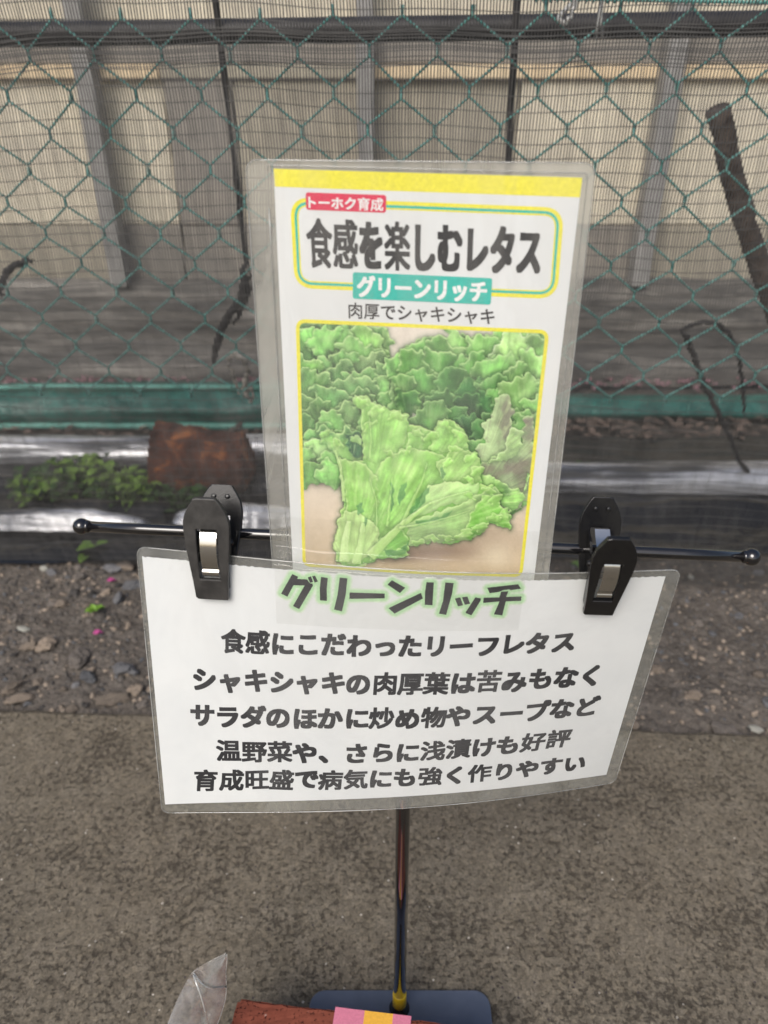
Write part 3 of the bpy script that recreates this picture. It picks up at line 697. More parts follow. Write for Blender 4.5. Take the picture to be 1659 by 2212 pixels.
# ------------------------------------------------------------------ sheets: surfaces in millimetres
lw_, yw_ = R(4), R(5)
UN = np.array([-math.sin(yw_) * math.cos(lw_), -math.cos(yw_) * math.cos(lw_), math.sin(lw_)])
UX = np.array([math.cos(yw_), -math.sin(yw_), 0.]); UY = np.cross(UN, UX); UY = UY if UY[2] > 0 else -UY
UO = np.array([-.06008, .36493, .66055])
def _fit_origin():
    r = ray(530, 345); P = np.array([.015, .345, .47]); o = np.array([0, 0, CAM_H]); t = np.dot(P - o, UN) / np.dot(r, UN); return o + t * r
UO = _fit_origin()
def SU(x, y, off=0.):
    """picture card: x right, y down, millimetres; off millimetres towards the viewer"""
    x = np.asarray(x, float); y = np.asarray(y, float)
    bow = 1.6 * np.sin(np.pi * np.clip(x / 150, 0, 1)) + .5 * np.sin(x * .05 + y * .02) + off
    return UO + (x[..., None] * UX - y[..., None] * UY + bow[..., None] * UN) * .001
LC = [np.array(c) for c in ([-.1339, .3506, .4703], [.153, .3301, .4695], [.1492, .3453, .2926], [-.137, .3184, .297])]
def SLs(x, y, off=0.):
    u = np.asarray(x, float) / 287; v = np.asarray(y, float) / 177; u = u[..., None]; v = v[..., None]
    q = (1 - v) * ((1 - u) * LC[0] + u * LC[1]) + v * ((1 - u) * LC[3] + u * LC[2])
    g = np.sin(np.pi * np.clip(u, 0, 1) ** 1.15)
    return q + np.array([0, -1, 0]) * (.0115 * g * (1 - .25 * v) + np.asarray(off) * .001) 
def sheet(name, S, outline_fn, nx, ny, mat, parent, off, thick=0.):
    """grid sheet; outline_fn(u,v)->(x mm,y mm)"""
    u, v = np.meshgrid(np.linspace(0, 1, nx), np.linspace(0, 1, ny)); x, y = outline_fn(u, v)
    V = S(x, y, off).reshape(-1, 3)
    return qmesh(name, V, gridq(nx, ny), mat, parent)
def bil(q):
    q = [np.array(p, float) for p in q]
    def f(u, v):
        a = (1 - v) * ((1 - u) * q[0][0] + u * q[1][0]) + v * ((1 - u) * q[3][0] + u * q[2][0])
        b = (1 - v) * ((1 - u) * q[0][1] + u * q[1][1]) + v * ((1 - u) * q[3][1] + u * q[2][1])
        return a, b
    return f
def rounded_sheet(name, S, x0, x1, y0, y1, r, mat, parent, off, n=64, m=64, rag=0.):
    """sheet with rounded corners: rows whose ends follow the corner arcs"""
    ys_ = np.concatenate([y0 + r * (1 - np.cos(np.linspace(0, math.pi / 2, 8))), np.linspace(y0 + r, y1 - r, m)[1:-1], y1 - r * (1 - np.cos(np.linspace(math.pi / 2, 0, 8)))])
    X_ = []; Y_ = []
    for y in ys_:
        d = max(0., y0 + r - y, y - (y1 - r)); ins = r - math.sqrt(max(0, r * r - d * d))
        X_.append(np.linspace(x0 + ins, x1 - ins, n)); Y_.append(np.full(n, y))
    X_ = np.array(X_); Y_ = np.array(Y_)
    if rag:
        X_[:, 0] += rag * rng.normal(0, 1, len(ys_)); X_[:, -1] += rag * rng.normal(0, 1, len(ys_))
    qmesh(name, S(X_, Y_, off).reshape(-1, 3), gridq(n, len(ys_)), mat, parent)
    per = [(X_[j, 0], Y_[j, 0]) for j in range(len(ys_))] + [(X_[-1, i], Y_[-1, i]) for i in range(n)] + [(X_[j, -1], Y_[j, -1]) for j in range(len(ys_) - 1, -1, -1)] + [(X_[0, i], Y_[0, i]) for i in range(n - 1, -1, -1)]
    return per

# glyph meshes ------------------------------------------------------
_gc = {}
def glyph(ch):
    if ch not in _gc:
        c = bpy.data.curves.new('glyph', 'FONT'); c.body = ch; c.size = 1; c.resolution_u = 4
        o = bpy.data.objects.new('glyph', c); COL.objects.link(o); bpy.context.view_layer.update()
        me = bpy.data.meshes.new_from_object(o); me.calc_loop_triangles()
        V = np.array([v.co[:2] for v in me.vertices]).reshape(-1, 2); F = np.array([t.vertices[:] for t in me.loop_triangles]).reshape(-1, 3)
        bpy.data.objects.remove(o); bpy.data.curves.remove(c); bpy.data.meshes.remove(me); _gc[ch] = (V, F)
    return _gc[ch]
c = bpy.data.curves.new('g', 'FONT'); c.body = '食'; o = bpy.data.objects.new('g', c); COL.objects.link(o); bpy.context.view_layer.update(); w1 = o.dimensions.x
c.body = '食食'; bpy.context.view_layer.update(); ADV = o.dimensions.x - w1; bpy.data.objects.remove(o)
def is_kanji(ch): return '\u4e00' <= ch <= '\u9fff'
def layout(s, rk, ra, jitter=0., shear=0., kin=None):
    """list of (V,F) in em units, emboldened by stacking shifted copies; rk/ra = (rx,ry) for kanji / kana"""
    out = []
    for i, ch in enumerate(s):
        V, F = glyph(ch)
        if not len(F): continue
        rx, ry = rk if is_kanji(ch) else ra
        base = V.copy(); jx = jitter * rng.normal(); jy = jitter * rng.normal(); an = jitter * rng.normal() * 1.5
        cc = np.array([ADV * .5, ADV * .38]); Rm = np.array([[math.cos(an), -math.sin(an)], [math.sin(an), math.cos(an)]])
        base = (base - cc) @ Rm.T + cc + [jx, jy]; base[:, 0] += shear * (base[:, 1] - .38)
        base[:, 0] += i * ADV
        K = 16
        for k in range(K):
            # rounded-square pen
            a = 2 * math.pi * k / K; ca, sa = math.cos(a), math.sin(a); m_ = max(abs(ca), abs(sa)) ** .95
            out.append((base + [rx * ca / m_, ry * sa / m_], F, k))
        out.append((base, F, K))
    return out
def lettering(name, S, s, quad, mat, parent, off, rk, ra, jitter=0., shear=0., curve=0., group_polys=None):
    L = layout(s, rk, ra, jitter, shear)
    A = np.concatenate([l[0] for l in L]); lo = A.min(0); hi = A.max(0)
    f = bil(quad); VV = []; FF = []; b = 0
    for V, F, k in L:
        u = (V[:, 0] - lo[0]) / (hi[0] - lo[0]); v = (hi[1] - V[:, 1]) / (hi[1] - lo[1]); x, y = f(u, v)
        y = y + curve * np.sin(np.pi * u)
        VV.append(S(x, y, off + .0015 * k)); FF.append(F + b); b += len(V)
    return qmesh(name, np.concatenate(VV), np.concatenate(FF), mat, parent, smooth=False)
def ngon_print(name, S, polys, mat, parent, off, grow=None, K=14):
    """flat printed polygons (mm), optionally fattened by a round pen of radius grow"""
    VV = []; FF = []
    for P in polys:
        P = np.array(P, float)
        bm = bmesh.new(); vs = [bm.verts.new((p[0], -p[1], 0)) for p in P]; fc = bm.faces.new(vs)
        bmesh.ops.triangulate(bm, faces=[fc]); bm.verts.index_update(); T = [[v.index for v in q.verts] for q in bm.faces]; bm.free()
        shifts = [(0, 0)] if not grow else [(grow * math.cos(2 * math.pi * k / K), grow * math.sin(2 * math.pi * k / K)) for k in range(K)] + [(0, 0)]
        for k, sft in enumerate(shifts):
            Q = P + sft; b = len(VV)
            VV += list(S(Q[:, 0], Q[:, 1], off + .0012 * k)); FF += [tuple(i + b for i in t) for t in T]
    return mesh(name, VV, FF, mat, parent)
def band_print(name, S, path, wdt, mat, parent, off):
    """closed stroke of constant width along a path in mm"""
    P = np.array(path, float); n = len(P); T = np.roll(P, -1, 0) - np.roll(P, 1, 0); T /= np.linalg.norm(T, axis=1)[:, None]
    N = np.stack([-T[:, 1], T[:, 0]], 1); A = P + N * wdt / 2; B = P - N * wdt / 2
    V = np.concatenate([S(A[:, 0], A[:, 1], off), S(B[:, 0], B[:, 1], off)])
    return qmesh(name, V, [(i, (i + 1) % n, n + (i + 1) % n, n + i) for i in range(n)], mat, parent)
def rpath(q, r, n=10, dens=14):
    """rounded quadrilateral path through bilinear corners q (mm)"""
    q = [np.array(p, float) for p in q]; out = []
    for i in range(4):
        p0, p1, p2 = q[i - 1], q[i], q[(i + 1) % 4]; a = p1 + (p0 - p1) / np.linalg.norm(p0 - p1) * r; b = p1 + (p2 - p1) / np.linalg.norm(p2 - p1) * r
        for k in range(n + 1): t = k / n; out.append((1 - t) ** 2 * a + 2 * t * (1 - t) * (p1 * .72 + (a + b) / 2 * .28 if 0 else p1) + t * t * b)
        c2 = p2 + (p1 - p2) / np.linalg.norm(p1 - p2) * r
        for k in range(1, dens): out.append(b + (c2 - b) * k / dens)
    return out

# ------------------------------------------------------------------ picture card (upper sheet)
card = empty('picture_card', (.015, .35, .45), label='laminated lettuce seed picture card with yellow top band, standing up behind the white notice', cat='picture card')
rounded_sheet('back_film', SU, 0, 149.5, 0, 226, 5, FILM_M, card, -.7)
sheet('paper', SU, bil([(12.3, 3.4), (144.4, 5.7), (142.0, 226), (11.2, 224)]), 50, 70, PAPER, card, -.3)
bil_y = bil([(12.3, 3.4), (144.4, 5.7), (144.3, 13.4), (12.5, 10.6)])
sheet('yellow_band', SU, bil_y, 40, 4, YEL, card, -.25)
fr_q = [(20.7, 16.5), (136.5, 19.3), (137.3, 54.2), (21.1, 51.9)]
band_print('yellow_frame', SU, rpath(fr_q, 7), 3.5, YEL, card, -.25)
band_print('teal_frame', SU, rpath([(21.2, 17.0), (136.0, 19.7), (136.8, 53.6), (21.6, 51.4)], 6.6), 1.15, TEAL, card, -.22)
def rfill(name, q, r, mat, off):
    P = rpath(q, r, 6, 6); return ngon_print(name, SU, [P], mat, card, off)
rfill('red_label', [(26.1, 12.7), (61.5, 13.4), (61.4, 20.6), (26.1, 19.8)], 1.3, RED, -.19)
lettering('lettering', SU, 'トーホク育成', [(27.2, 14.2), (60.3, 14.6), (60.2, 20.0), (27.2, 19.2)], WHT, card, -.16, (.018, .018), (.030, .030))
lettering('lettering', SU, '食感を楽しむレタス', [(25.5, 23.0), (130.0, 25.4), (130.4, 45.9), (26.0, 44.4)], INK, card, -.19, (.036, .016), (.062, .034))
rfill('teal_label', [(46.5, 46.0), (109.5, 47.4), (109.5, 59.1), (46.3, 57.8)], 1.2, TEAL, -.17)
lettering('lettering', SU, 'グリーンリッチ', [(48.3, 47.2), (107.4, 48.5), (107.6, 58.2), (48.3, 57.0)], WHT, card, -.14, (.04, .03), (.048, .034))
lettering('lettering', SU, '肉厚でシャキシャキ', [(44.2, 59.5), (111.5, 60.8), (111.7, 68.2), (44.3, 67.0)], INKS, card, -.19, (.012, .012), (.016, .016))

# the printed lettuce picture: colours computed on a fine grid
NG = 400
PQ = bil([(20.3, 68.9), (136.0, 71.0), (134.6, 201.6), (18.0, 201.4)])
AQ = bil([(110, 15), (1520, 82), (1368, 1467), (140, 1410)])
U_, V_ = np.meshgrid(np.linspace(0, 1, NG), np.linspace(0, 1, NG))
AX, AY = AQ(U_, V_)
def vnoise(x, y, seed):
    r = np.random.default_rng(seed); G = r.random((64, 64)); xi = np.floor(x).astype(int); yi = np.floor(y).astype(int); fx = x - xi; fy_ = y - yi
    fx = fx * fx * (3 - 2 * fx); fy_ = fy_ * fy_ * (3 - 2 * fy_); g = lambda a, b: G[a % 64, b % 64]
    return (g(xi, yi) * (1 - fx) + g(xi + 1, yi) * fx) * (1 - fy_) + (g(xi, yi + 1) * (1 - fx) + g(xi + 1, yi + 1) * fx) * fy_
def vf(x, y, seed, o=4):
    s = 0; t = 0
    for k in range(o): s = s + vnoise(x * 2 ** k, y * 2 ** k, seed + k) * .5 ** k; t += .5 ** k
    return s / t
IMG = np.zeros((NG, NG, 3)); lc = lambda c: np.array(c, float)
g_ = np.clip((AY - 700) / 700, 0, 1)[..., None]
IMG[:] = lc((224, 213, 200)) * (1 - g_) + lc((200, 176, 144)) * g_
IMG += (vf(AX / 90, AY / 90, 3)[..., None] - .5) * 26
def soft(cx_, cy_, rx, ry, c, a):
    global IMG
    sh = np.exp(-(((AX - cx_) / rx) ** 2 + ((AY - cy_) / ry) ** 2))[..., None] * a; IMG = IMG * (1 - sh) + lc(c) * sh
soft(820, 1300, 330, 60, (92, 66, 54), .62); soft(640, 1340, 120, 40, (70, 48, 40), .6); soft(1150, 1210, 190, 110, (122, 98, 82), .35); soft(1230, 1330, 100, 90, (236, 222, 194), .55); soft(240, 880, 120, 34, (96, 76, 64), .6)
def ruffle(P, amp, step, seed):
    P = np.array(P, float); out = []; r = np.random.default_rng(seed); s = 0; ph = r.random(4) * 6.3; n = len(P)
    for i in range(n):
        a, b = P[i], P[(i + 1) % n]; L = np.linalg.norm(b - a); m = max(1, int(L / step)); nrm = np.array([b[1] - a[1], a[0] - b[0]]) / (L + 1e-9)
        for k in range(m):
            q = a + (b - a) * k / m; s += L / m
            d = amp * (.95 * math.sin(s / 17 + ph[0] + 2.2 * math.sin(s / 47 + ph[1])) + .28 * math.sin(s / 6.5 + ph[2] + math.sin(s / 21)) + .10 * r.normal())
            out.append(q + nrm * d)
    return np.array(out)
def fill(P, base, rim=None, org=None, amp=7, seed=1, rimw=9, vein=.20, dark=None, ruf=True, alpha=1., veinf=26, veincol=(205, 228, 160), tex=.30, hol=.75, shade=.45, edge=1.):
    """paint one leaf of the printed photograph: veins fan from org, frilled rim catches the studio light from above"""
    global IMG
    Q = ruffle(P, amp, 8, seed) if ruf else np.array(P, float)
    x0, y0 = Q.min(0) - 26; x1, y1 = Q.max(0) + 26
    m = (AX > x0) & (AX < x1) & (AY > y0) & (AY < y1); x = AX[m]; y = AY[m]
    if not len(x): return
    ins = np.zeros(len(x), bool); dist = np.full(len(x), 1e9); nxx = np.zeros(len(x)); nyy = np.zeros(len(x)); n = len(Q)
    area = sum(Q[i][0] * Q[(i + 1) % n][1] - Q[(i + 1) % n][0] * Q[i][1] for i in range(n)); sg = 1 if area > 0 else -1
    for i in range(n):
        ax_, ay_ = Q[i]; bx_, by_ = Q[(i + 1) % n]
        c = ((ay_ > y) != (by_ > y)) & (x < (bx_ - ax_) * (y - ay_) / (by_ - ay_ + 1e-9) + ax_); ins ^= c
        ddx, ddy = bx_ - ax_, by_ - ay_; t = np.clip(((x - ax_) * ddx + (y - ay_) * ddy) / (ddx * ddx + ddy * ddy + 1e-9), 0, 1)
        d2 = (x - ax_ - t * ddx) ** 2 + (y - ay_ - t * ddy) ** 2; k = d2 < dist; dist = np.where(k, d2, dist); L = math.hypot(ddx, ddy) + 1e-9
        nxx = np.where(k, sg * ddy / L, nxx); nyy = np.where(k, -sg * ddx / L, nyy)
    dist = np.sqrt(dist); aa = np.where(ins, np.clip(dist / 2. + .5, 0, 1), np.clip(.5 - dist / 2., 0, 1)) * alpha
    if shade:
        so = np.where(ins, 0, np.exp(-dist / 9.)) * shade; IMG[m] = IMG[m] * (1 - so[:, None]) + IMG[m] * lc((.30, .42, .30)) * so[:, None]
    cx_, cy_ = (Q.mean(0) if org is None else org)
    c0 = lc(base); c1 = lc(rim if rim is not None else np.minimum(255, c0 + 60)); cd = lc(dark if dark is not None else c0 * .55)
    t = vf(x / 60, y / 60, seed + 11, 5); col = c0 + (t[:, None] - .5) * 2 * tex * c0
    h = vf(x / 100 + 3, y / 100, seed + 23, 4); hh = np.clip((.49 - h) * 5, 0, 1)[:, None]; col = col * (1 - hol * hh) + cd * hol * hh
    hl = np.clip((h - .56) * 4, 0, 1)[:, None]; col = col * (1 - .45 * hl) + c1 * .45 * hl
    an = np.arctan2(y - cy_, x - cx_); rr = np.hypot(x - cx_, y - cy_)
    wob = vf(x / 50, y / 50, seed + 5, 2) * .9
    vv = vf(an * veinf + 20, rr / 170 + wob, seed + 31, 3); v2 = vf(an * veinf * 2.3 + 9, rr / 90 + wob * 1.5, seed + 61, 2)
    vs = np.clip((vv - .60) * 7, 0, 1)[:, None] * vein * 2; col = col * (1 - vs) + lc(veincol) * vs
    vd = np.clip((.42 - vv) * 6, 0, 1)[:, None] * vein * 1.7; col = col * (1 - vd) + cd * vd
    col = col * (1 + (v2[:, None] - .5) * vein * 1.1)
    lit = np.clip(.55 - .75 * nyy - .25 * nxx + (vf(x / 26, y / 26, seed + 9, 2) - .5) * 1.6, 0, 1.0)
    rw = rimw * (.35 + 1.3 * vf(x / 34, y / 34, seed + 7, 2)); e = np.clip(1 - dist / rw, 0, 1) ** .8 * edge
    wide = np.clip(1 - dist / (rimw * 3.2), 0, 1) ** 1.2 * edge
    a_ = (wide * lit * .38)[:, None]; col = col * (1 - a_) + c1 * a_
    a_ = (e * lit)[:, None]; col = col * (1 - a_) + c1 * a_
    a_ = (wide * (1 - lit) * .55)[:, None]; col = col * (1 - a_) + cd * a_
    a2 = aa[:, None]; IMG[m] = IMG[m] * (1 - a2) + np.clip(col, 0, 255) * a2
def blob(cx_, cy_, rx, ry, n=14, seed=0, rot=0.):
    r = np.random.default_rng(seed + 900); out = []; p_ = r.random(3) * 6.3; n = 26
    for i in range(n):
        a = 2 * math.pi * i / n; q = 1 + .16 * math.sin(3 * a + p_[0]) + .12 * math.sin(5 * a + p_[1]) + .07 * math.sin(8 * a + p_[2]); x = rx * q * math.cos(a); y = ry * q * math.sin(a)
        out.append((cx_ + x * math.cos(rot) - y * math.sin(rot), cy_ + x * math.sin(rot) + y * math.cos(rot)))
    return out
def pip(P, x, y):
    c = False; n = len(P)
    for i in range(n):
        a, b = P[i], P[(i + 1) % n]
        if (a[1] > y) != (b[1] > y) and x < (b[0] - a[0]) * (y - a[1]) / (b[1] - a[1] + 1e-9) + a[0]: c = not c
    return c
DG = (62, 112, 52); MG = (92, 150, 70); LG = (140, 192, 96); PG = (182, 218, 138); RIM = (196, 226, 156); RIMD = (150, 198, 112); DK = (30, 66, 36)
HL = [(100, 10), (600, 40), (662, 122), (625, 175), (648, 240), (630, 300), (660, 400), (650, 520), (480, 640), (350, 700), (355, 862), (170, 862), (105, 790)]
HR = [(650, 240), (690, 170), (740, 145), (800, 110), (870, 102), (950, 145), (985, 78), (1080, 92), (1200, 112), (1330, 95), (1462, 118), (1520, 200), (1500, 560), (1430, 980), (1330, 1052), (1240, 900), (1150, 780), (1080, 640), (980, 570), (860, 520), (740, 490), (640, 420)]
def zone(x, y):
    """local colour of the two rear heads: (base, rim, dark)"""
    def w(cx_, cy_, r): return math.exp(-((x - cx_) ** 2 + (y - cy_) ** 2) / r / r)
    c = lc((122, 184, 92)); rm = lc(RIM); d = lc(DK)
    for (px_, py_, rad, col, rcol) in ((1060, 420, 170, (44, 100, 46), (110, 168, 88)), (1130, 530, 110, (34, 82, 42), (92, 150, 80)), (900, 250, 120, (88, 160, 66), RIM), (1380, 170, 110, PG, (226, 240, 200)), (1420, 350, 120, (142, 192, 106), RIM),
                                       (330, 400, 170, (86, 128, 74), RIM), (250, 280, 120, (88, 140, 74), RIM), (550, 90, 90, LG, (210, 232, 170)), (160, 220, 70, (124, 182, 86), RIM), (210, 740, 90, (184, 216, 140), (224, 240, 196)), (200, 830, 90, (100, 160, 76), RIMD),
                                       (150, 620, 80, (56, 110, 56), RIMD), (640, 330, 90, (120, 170, 96), RIM), (560, 250, 90, (110, 148, 92), RIM), (760, 430, 90, (62, 124, 54), RIMD), (1050, 150, 110, (120, 184, 86), (210, 234, 170))):
        k = w(px_, py_, rad); c = c * (1 - k) + lc(col) * k; rm = rm * (1 - k) + lc(rcol) * k
    return c, rm, d * .35 + c * .42
for HP, sd in ((HL, 1), (HR, 2)):
    fill(HP, (92, 140, 74), RIM, (700, 900), 9, sd, dark=DK, tex=.3)
    r = np.random.default_rng(100 + sd); L = []
    xs_ = [p[0] for p in HP]; ys_ = [p[1] for p in HP]
    for _try in range(4000):
        x = r.uniform(min(xs_), max(xs_)); y = r.uniform(min(ys_) + 25, max(ys_) - 10)
        if pip(HP, x, y) and not (y < 250 and 560 < x < 770) and not (y < 150 and 540 < x < 1010) and y > 70 and min([(x - q[0]) ** 2 + (y - q[1]) ** 2 for q in L] + [1e9]) > 84 ** 2: L.append((x, y))
    L.sort(key=lambda q: q[1] + r.uniform(-40, 40))
    for i, (x, y) in enumerate(L):
        c, rm, d = zone(x, y); s_ = r.uniform(.75, 1.35)
        fill(blob(x, y, 98 * s_ * r.uniform(.8, 1.35), 66 * s_ * r.uniform(.8, 1.25), 8, 50 * sd + i, r.uniform(-.7, .7)), tuple(c * r.uniform(.84, 1.22)), tuple(rm), (x + r.uniform(-60, 60), y + 150), 11, 300 * sd + i, rimw=9, vein=.10, veinf=12, dark=tuple(d), shade=.5, tex=.34, hol=.6)
# loose right-hand leaves
fill([(1230, 420), (1300, 395), (1340, 470), (1320, 560), (1360, 610), (1300, 700), (1240, 760), (1160, 790), (1120, 690), (1180, 640), (1160, 560), (1210, 520)], (158, 180, 132), (204, 230, 168), (1150, 800), 10, 121, dark=(126, 122, 108), shade=.5)
fill([(1400, 520), (1462, 500), (1450, 700), (1430, 960), (1370, 1040), (1280, 1040), (1230, 930), (1150, 860), (1140, 790), (1210, 740), (1310, 700), (1380, 660)], (140, 158, 118), (196, 226, 156), (1100, 1000), 10, 122, dark=(126, 116, 104), shade=.5)
fill([(1330, 560), (1390, 600), (1375, 700), (1300, 760), (1200, 770), (1290, 690)], (168, 206, 130), (214, 236, 176), (1150, 800), 9, 125, dark=(116, 140, 96), shade=.4)
fill([(1120, 830), (1210, 830), (1290, 900), (1400, 940), (1425, 830), (1390, 1000), (1330, 1050), (1240, 1000), (1150, 920)], (152, 204, 108), (206, 234, 160), (900, 1000), 9, 123, dark=(84, 124, 70), shade=.4)
# left outer leaf and its drooping frill
fill([(215, 580), (255, 555), (300, 590), (350, 600), (380, 560), (450, 600), (480, 640), (470, 760), (430, 900), (380, 1020), (355, 900), (345, 770), (310, 700), (240, 660)], (142, 196, 102), (204, 232, 160), (400, 1380), 9, 130, dark=(60, 114, 62), shade=.7)
fill([(380, 610), (430, 590), (490, 600), (500, 700), (450, 740), (390, 700)], (52, 112, 66), RIMD, (420, 800), 8, 131, dark=(24, 64, 44))
# big front fan
fan = [(440, 412), (500, 392), (530, 440), (600, 470), (665, 480), (740, 500), (745, 560), (830, 570), (895, 600), (900, 545), (960, 522), (1010, 545), (1060, 595), (1080, 680), (1140, 740), (1160, 820), (1150, 890), (1220, 900), (1270, 960), (1250, 1020), (1320, 1080), (1318, 1170), (1240, 1130), (1190, 1115), (1160, 1180), (1090, 1225), (985, 1250), (900, 1235), (860, 1245), (750, 1270), (725, 1340), (600, 1345), (500, 1385), (430, 1425), (330, 1385), (312, 1280), (330, 1130), (350, 1080), (370, 1000), (360, 860), (345, 740), (420, 760), (490, 760), (480, 640), (480, 520)]
fill(fan, (152, 206, 102), (206, 234, 150), (420, 1400), 8, 150, rimw=10, vein=.17, dark=(92, 152, 72), veinf=15, tex=.16, hol=.3, shade=.8)
sub = [([(440, 410), (500, 392), (530, 440), (640, 470), (745, 505), (735, 600), (700, 690), (560, 780), (490, 750), (478, 600), (470, 480)], (154, 208, 110), (510, 1100)),
       ([(730, 700), (745, 600), (800, 570), (895, 600), (900, 680), (820, 720)], (148, 204, 104), (640, 1100)),
       ([(860, 690), (905, 545), (965, 522), (1015, 548), (1060, 595), (1078, 680), (1010, 710), (930, 700)], (156, 210, 112), (700, 1100)),
       ([(600, 760), (700, 690), (860, 690), (960, 740), (900, 860), (820, 980), (720, 1100), (560, 1240), (520, 1100), (500, 900)], (152, 208, 106), (440, 1400)),
       ([(345, 745), (420, 765), (500, 770), (560, 850), (570, 1000), (520, 1200), (430, 1100), (385, 1060), (372, 900)], (144, 200, 96), (430, 1400)),
       ([(900, 760), (1000, 700), (1080, 690), (1140, 745), (1160, 830), (1130, 890), (1030, 880), (950, 870), (915, 820)], (164, 212, 118), (700, 1200)),
       ([(860, 900), (950, 870), (1060, 885), (1140, 880), (1135, 950), (1080, 1000), (960, 1010), (850, 1060), (740, 1110)], (180, 220, 140), (560, 1240)),
       ([(730, 1130), (860, 1075), (1000, 1020), (1120, 960), (1230, 905), (1270, 965), (1230, 1060), (1160, 1180), (1080, 1225), (985, 1245), (860, 1240), (750, 1265)], (152, 190, 118), (560, 1240)),
       ([(1160, 960), (1260, 950), (1255, 1020), (1320, 1080), (1316, 1168), (1200, 1112), (1160, 1180), (1090, 1222), (1050, 1190), (1090, 1080)], (124, 192, 78), (800, 1200)),
       ([(560, 1240), (700, 1140), (730, 1200), (745, 1270), (722, 1338), (620, 1340), (520, 1370), (500, 1320)], (120, 186, 80), (480, 1380)),
       ([(335, 1120), (380, 1060), (450, 1060), (540, 1120), (580, 1200), (520, 1330), (440, 1400), (360, 1380), (318, 1290)], (184, 218, 138), (420, 1460))]
for i, (P, c, og) in enumerate(sub):
    fill(P, c, (212, 236, 164), og, 7, 170 + i, hol=.28, rimw=9, vein=.17, dark=tuple(int(k * .66) for k in c), veinf=20, tex=.16, shade=.32, edge=.8)
# frills along the outer edge of the fan
r = np.random.default_rng(5)
for i, (x, y, s_) in enumerate([(470, 430, .8), (560, 480, .8), (680, 510, .8), (520, 560, .7), (800, 600, .7), (880, 620, .7), (960, 560, .8), (1040, 620, .8), (1010, 690, .6), (1100, 740, .7), (1130, 810, .7), (960, 770, .7), (1080, 860, .6), (1200, 930, .7), (1240, 980, .7), (1280, 1080, .8), (1230, 1090, .7), (1150, 1150, .8), (1060, 1190, .8), (960, 1215, .7), (870, 1215, .6), (790, 1245, .6), (700, 1310, .7), (270, 600, .6), (330, 660, .6), (440, 640, .6), (1090, 960, .6), (640, 720, .6), (730, 700, .6)]):
    c = lc((152, 208, 104)) * r.uniform(.94, 1.08)
    fill(blob(x, y, 62 * s_, 30 * s_, 9, 700 + i, r.uniform(-.7, .7)), tuple(c), (214, 238, 168), (560, 1240), 8, 720 + i, rimw=7, vein=.22, dark=tuple(c * .62), shade=.22, alpha=.8, hol=.3)
for i, P in enumerate([[(700, 900), (735, 870), (720, 960), (690, 1030), (680, 980)], [(800, 960), (870, 900), (830, 1000), (760, 1090), (745, 1060)], [(780, 1110), (920, 1085), (1000, 1035), (940, 1100), (800, 1140)], [(440, 1030), (475, 1005), (470, 1040), (490, 1060), (455, 1085)], [(640, 880), (660, 900), (655, 1010), (640, 1060)], [(930, 790), (960, 830), (940, 870), (925, 850)], [(490, 1100), (505, 1095), (495, 1150), (478, 1140)], [(600, 1300), (700, 1290), (735, 1240), (730, 1320), (620, 1335)]]):
    fill(P, (70, 132, 70), (100, 164, 90), (600, 1300), 5, 200 + i, rimw=4, vein=.05, alpha=.62, dark=(44, 96, 56), shade=0)
def rib(P, w0, w1, c=(188, 218, 138), al=.85, seed=5):
    P = np.array(P, float); T = np.gradient(P, axis=0); T /= np.linalg.norm(T, axis=1)[:, None]; N = np.stack([-T[:, 1], T[:, 0]], 1); W = np.linspace(w0, w1, len(P))[:, None] / 2
    fill(np.concatenate([P + N * W, (P - N * W)[::-1]]), c, (218, 238, 178), tuple(P[0]), 1.2, seed, rimw=6, vein=.16, ruf=True, alpha=al, dark=(150, 196, 104), tex=.1, shade=.25, hol=.3)
rib([(520, 1340), (600, 1250), (690, 1150), (780, 1070), (870, 1000)], 64, 12)
rib([(860, 1005), (980, 960), (1090, 930)], 14, 4, al=.6); rib([(700, 1140), (760, 1000), (820, 880), (850, 760)], 20, 3, al=.5); rib([(690, 1155), (860, 1120), (1000, 1080), (1110, 1040)], 14, 3, al=.6)
rib([(370, 1380), (375, 1250), (400, 1120)], 60, 26, c=(200, 226, 160)); rib([(440, 1390), (470, 1250), (480, 1130)], 52, 20, c=(194, 224, 152)); rib([(320, 700), (350, 800), (365, 900), (368, 1000)], 12, 18, al=.8)
rib([(620, 1150), (640, 950), (655, 820)], 12, 3, al=.4); rib([(520, 740), (530, 640), (520, 520)], 12, 3, al=.4); rib([(560, 1180), (560, 1000), (520, 860)], 10, 3, al=.4)
rib([(330, 1400), (420, 1425), (500, 1390)], 16, 10, c=(168, 206, 120), al=.8)
IMG += (vf(AX / 6, AY / 6, 77, 2)[..., None] - .5) * 14
IMG = np.clip(IMG * .97 + 14, 0, 255) / 255.
LIN = np.where(IMG <= .04045, IMG / 12.92, ((IMG + .055) / 1.055) ** 2.4) * 1.02
PX, PY = PQ(U_, V_)
pic = qmesh('lettuce_picture', SU(PX, PY, -.25).reshape(-1, 3), gridq(NG, NG), None or PAPER, card)
ca = pic.data.color_attributes.new('ink', 'FLOAT_COLOR', 'POINT'); ca.data.foreach_set('color', np.concatenate([LIN.reshape(-1, 3), np.ones((NG * NG, 1))], 1).astype(np.float32).ravel())
pm = M('printed_picture'); at = pm.n('ShaderNodeAttribute', attribute_name='ink'); pm.set(color=at.outputs['Color'], rough=.5, spec=.25); pic.data.materials.clear(); pic.data.materials.append(pm.m)
band_print('yellow_frame', SU, rpath([(20.0, 68.6), (136.2, 70.7), (135.0, 201.4), (17.7, 201.4)], 4.0), 1.75, YEL, card, -.2)
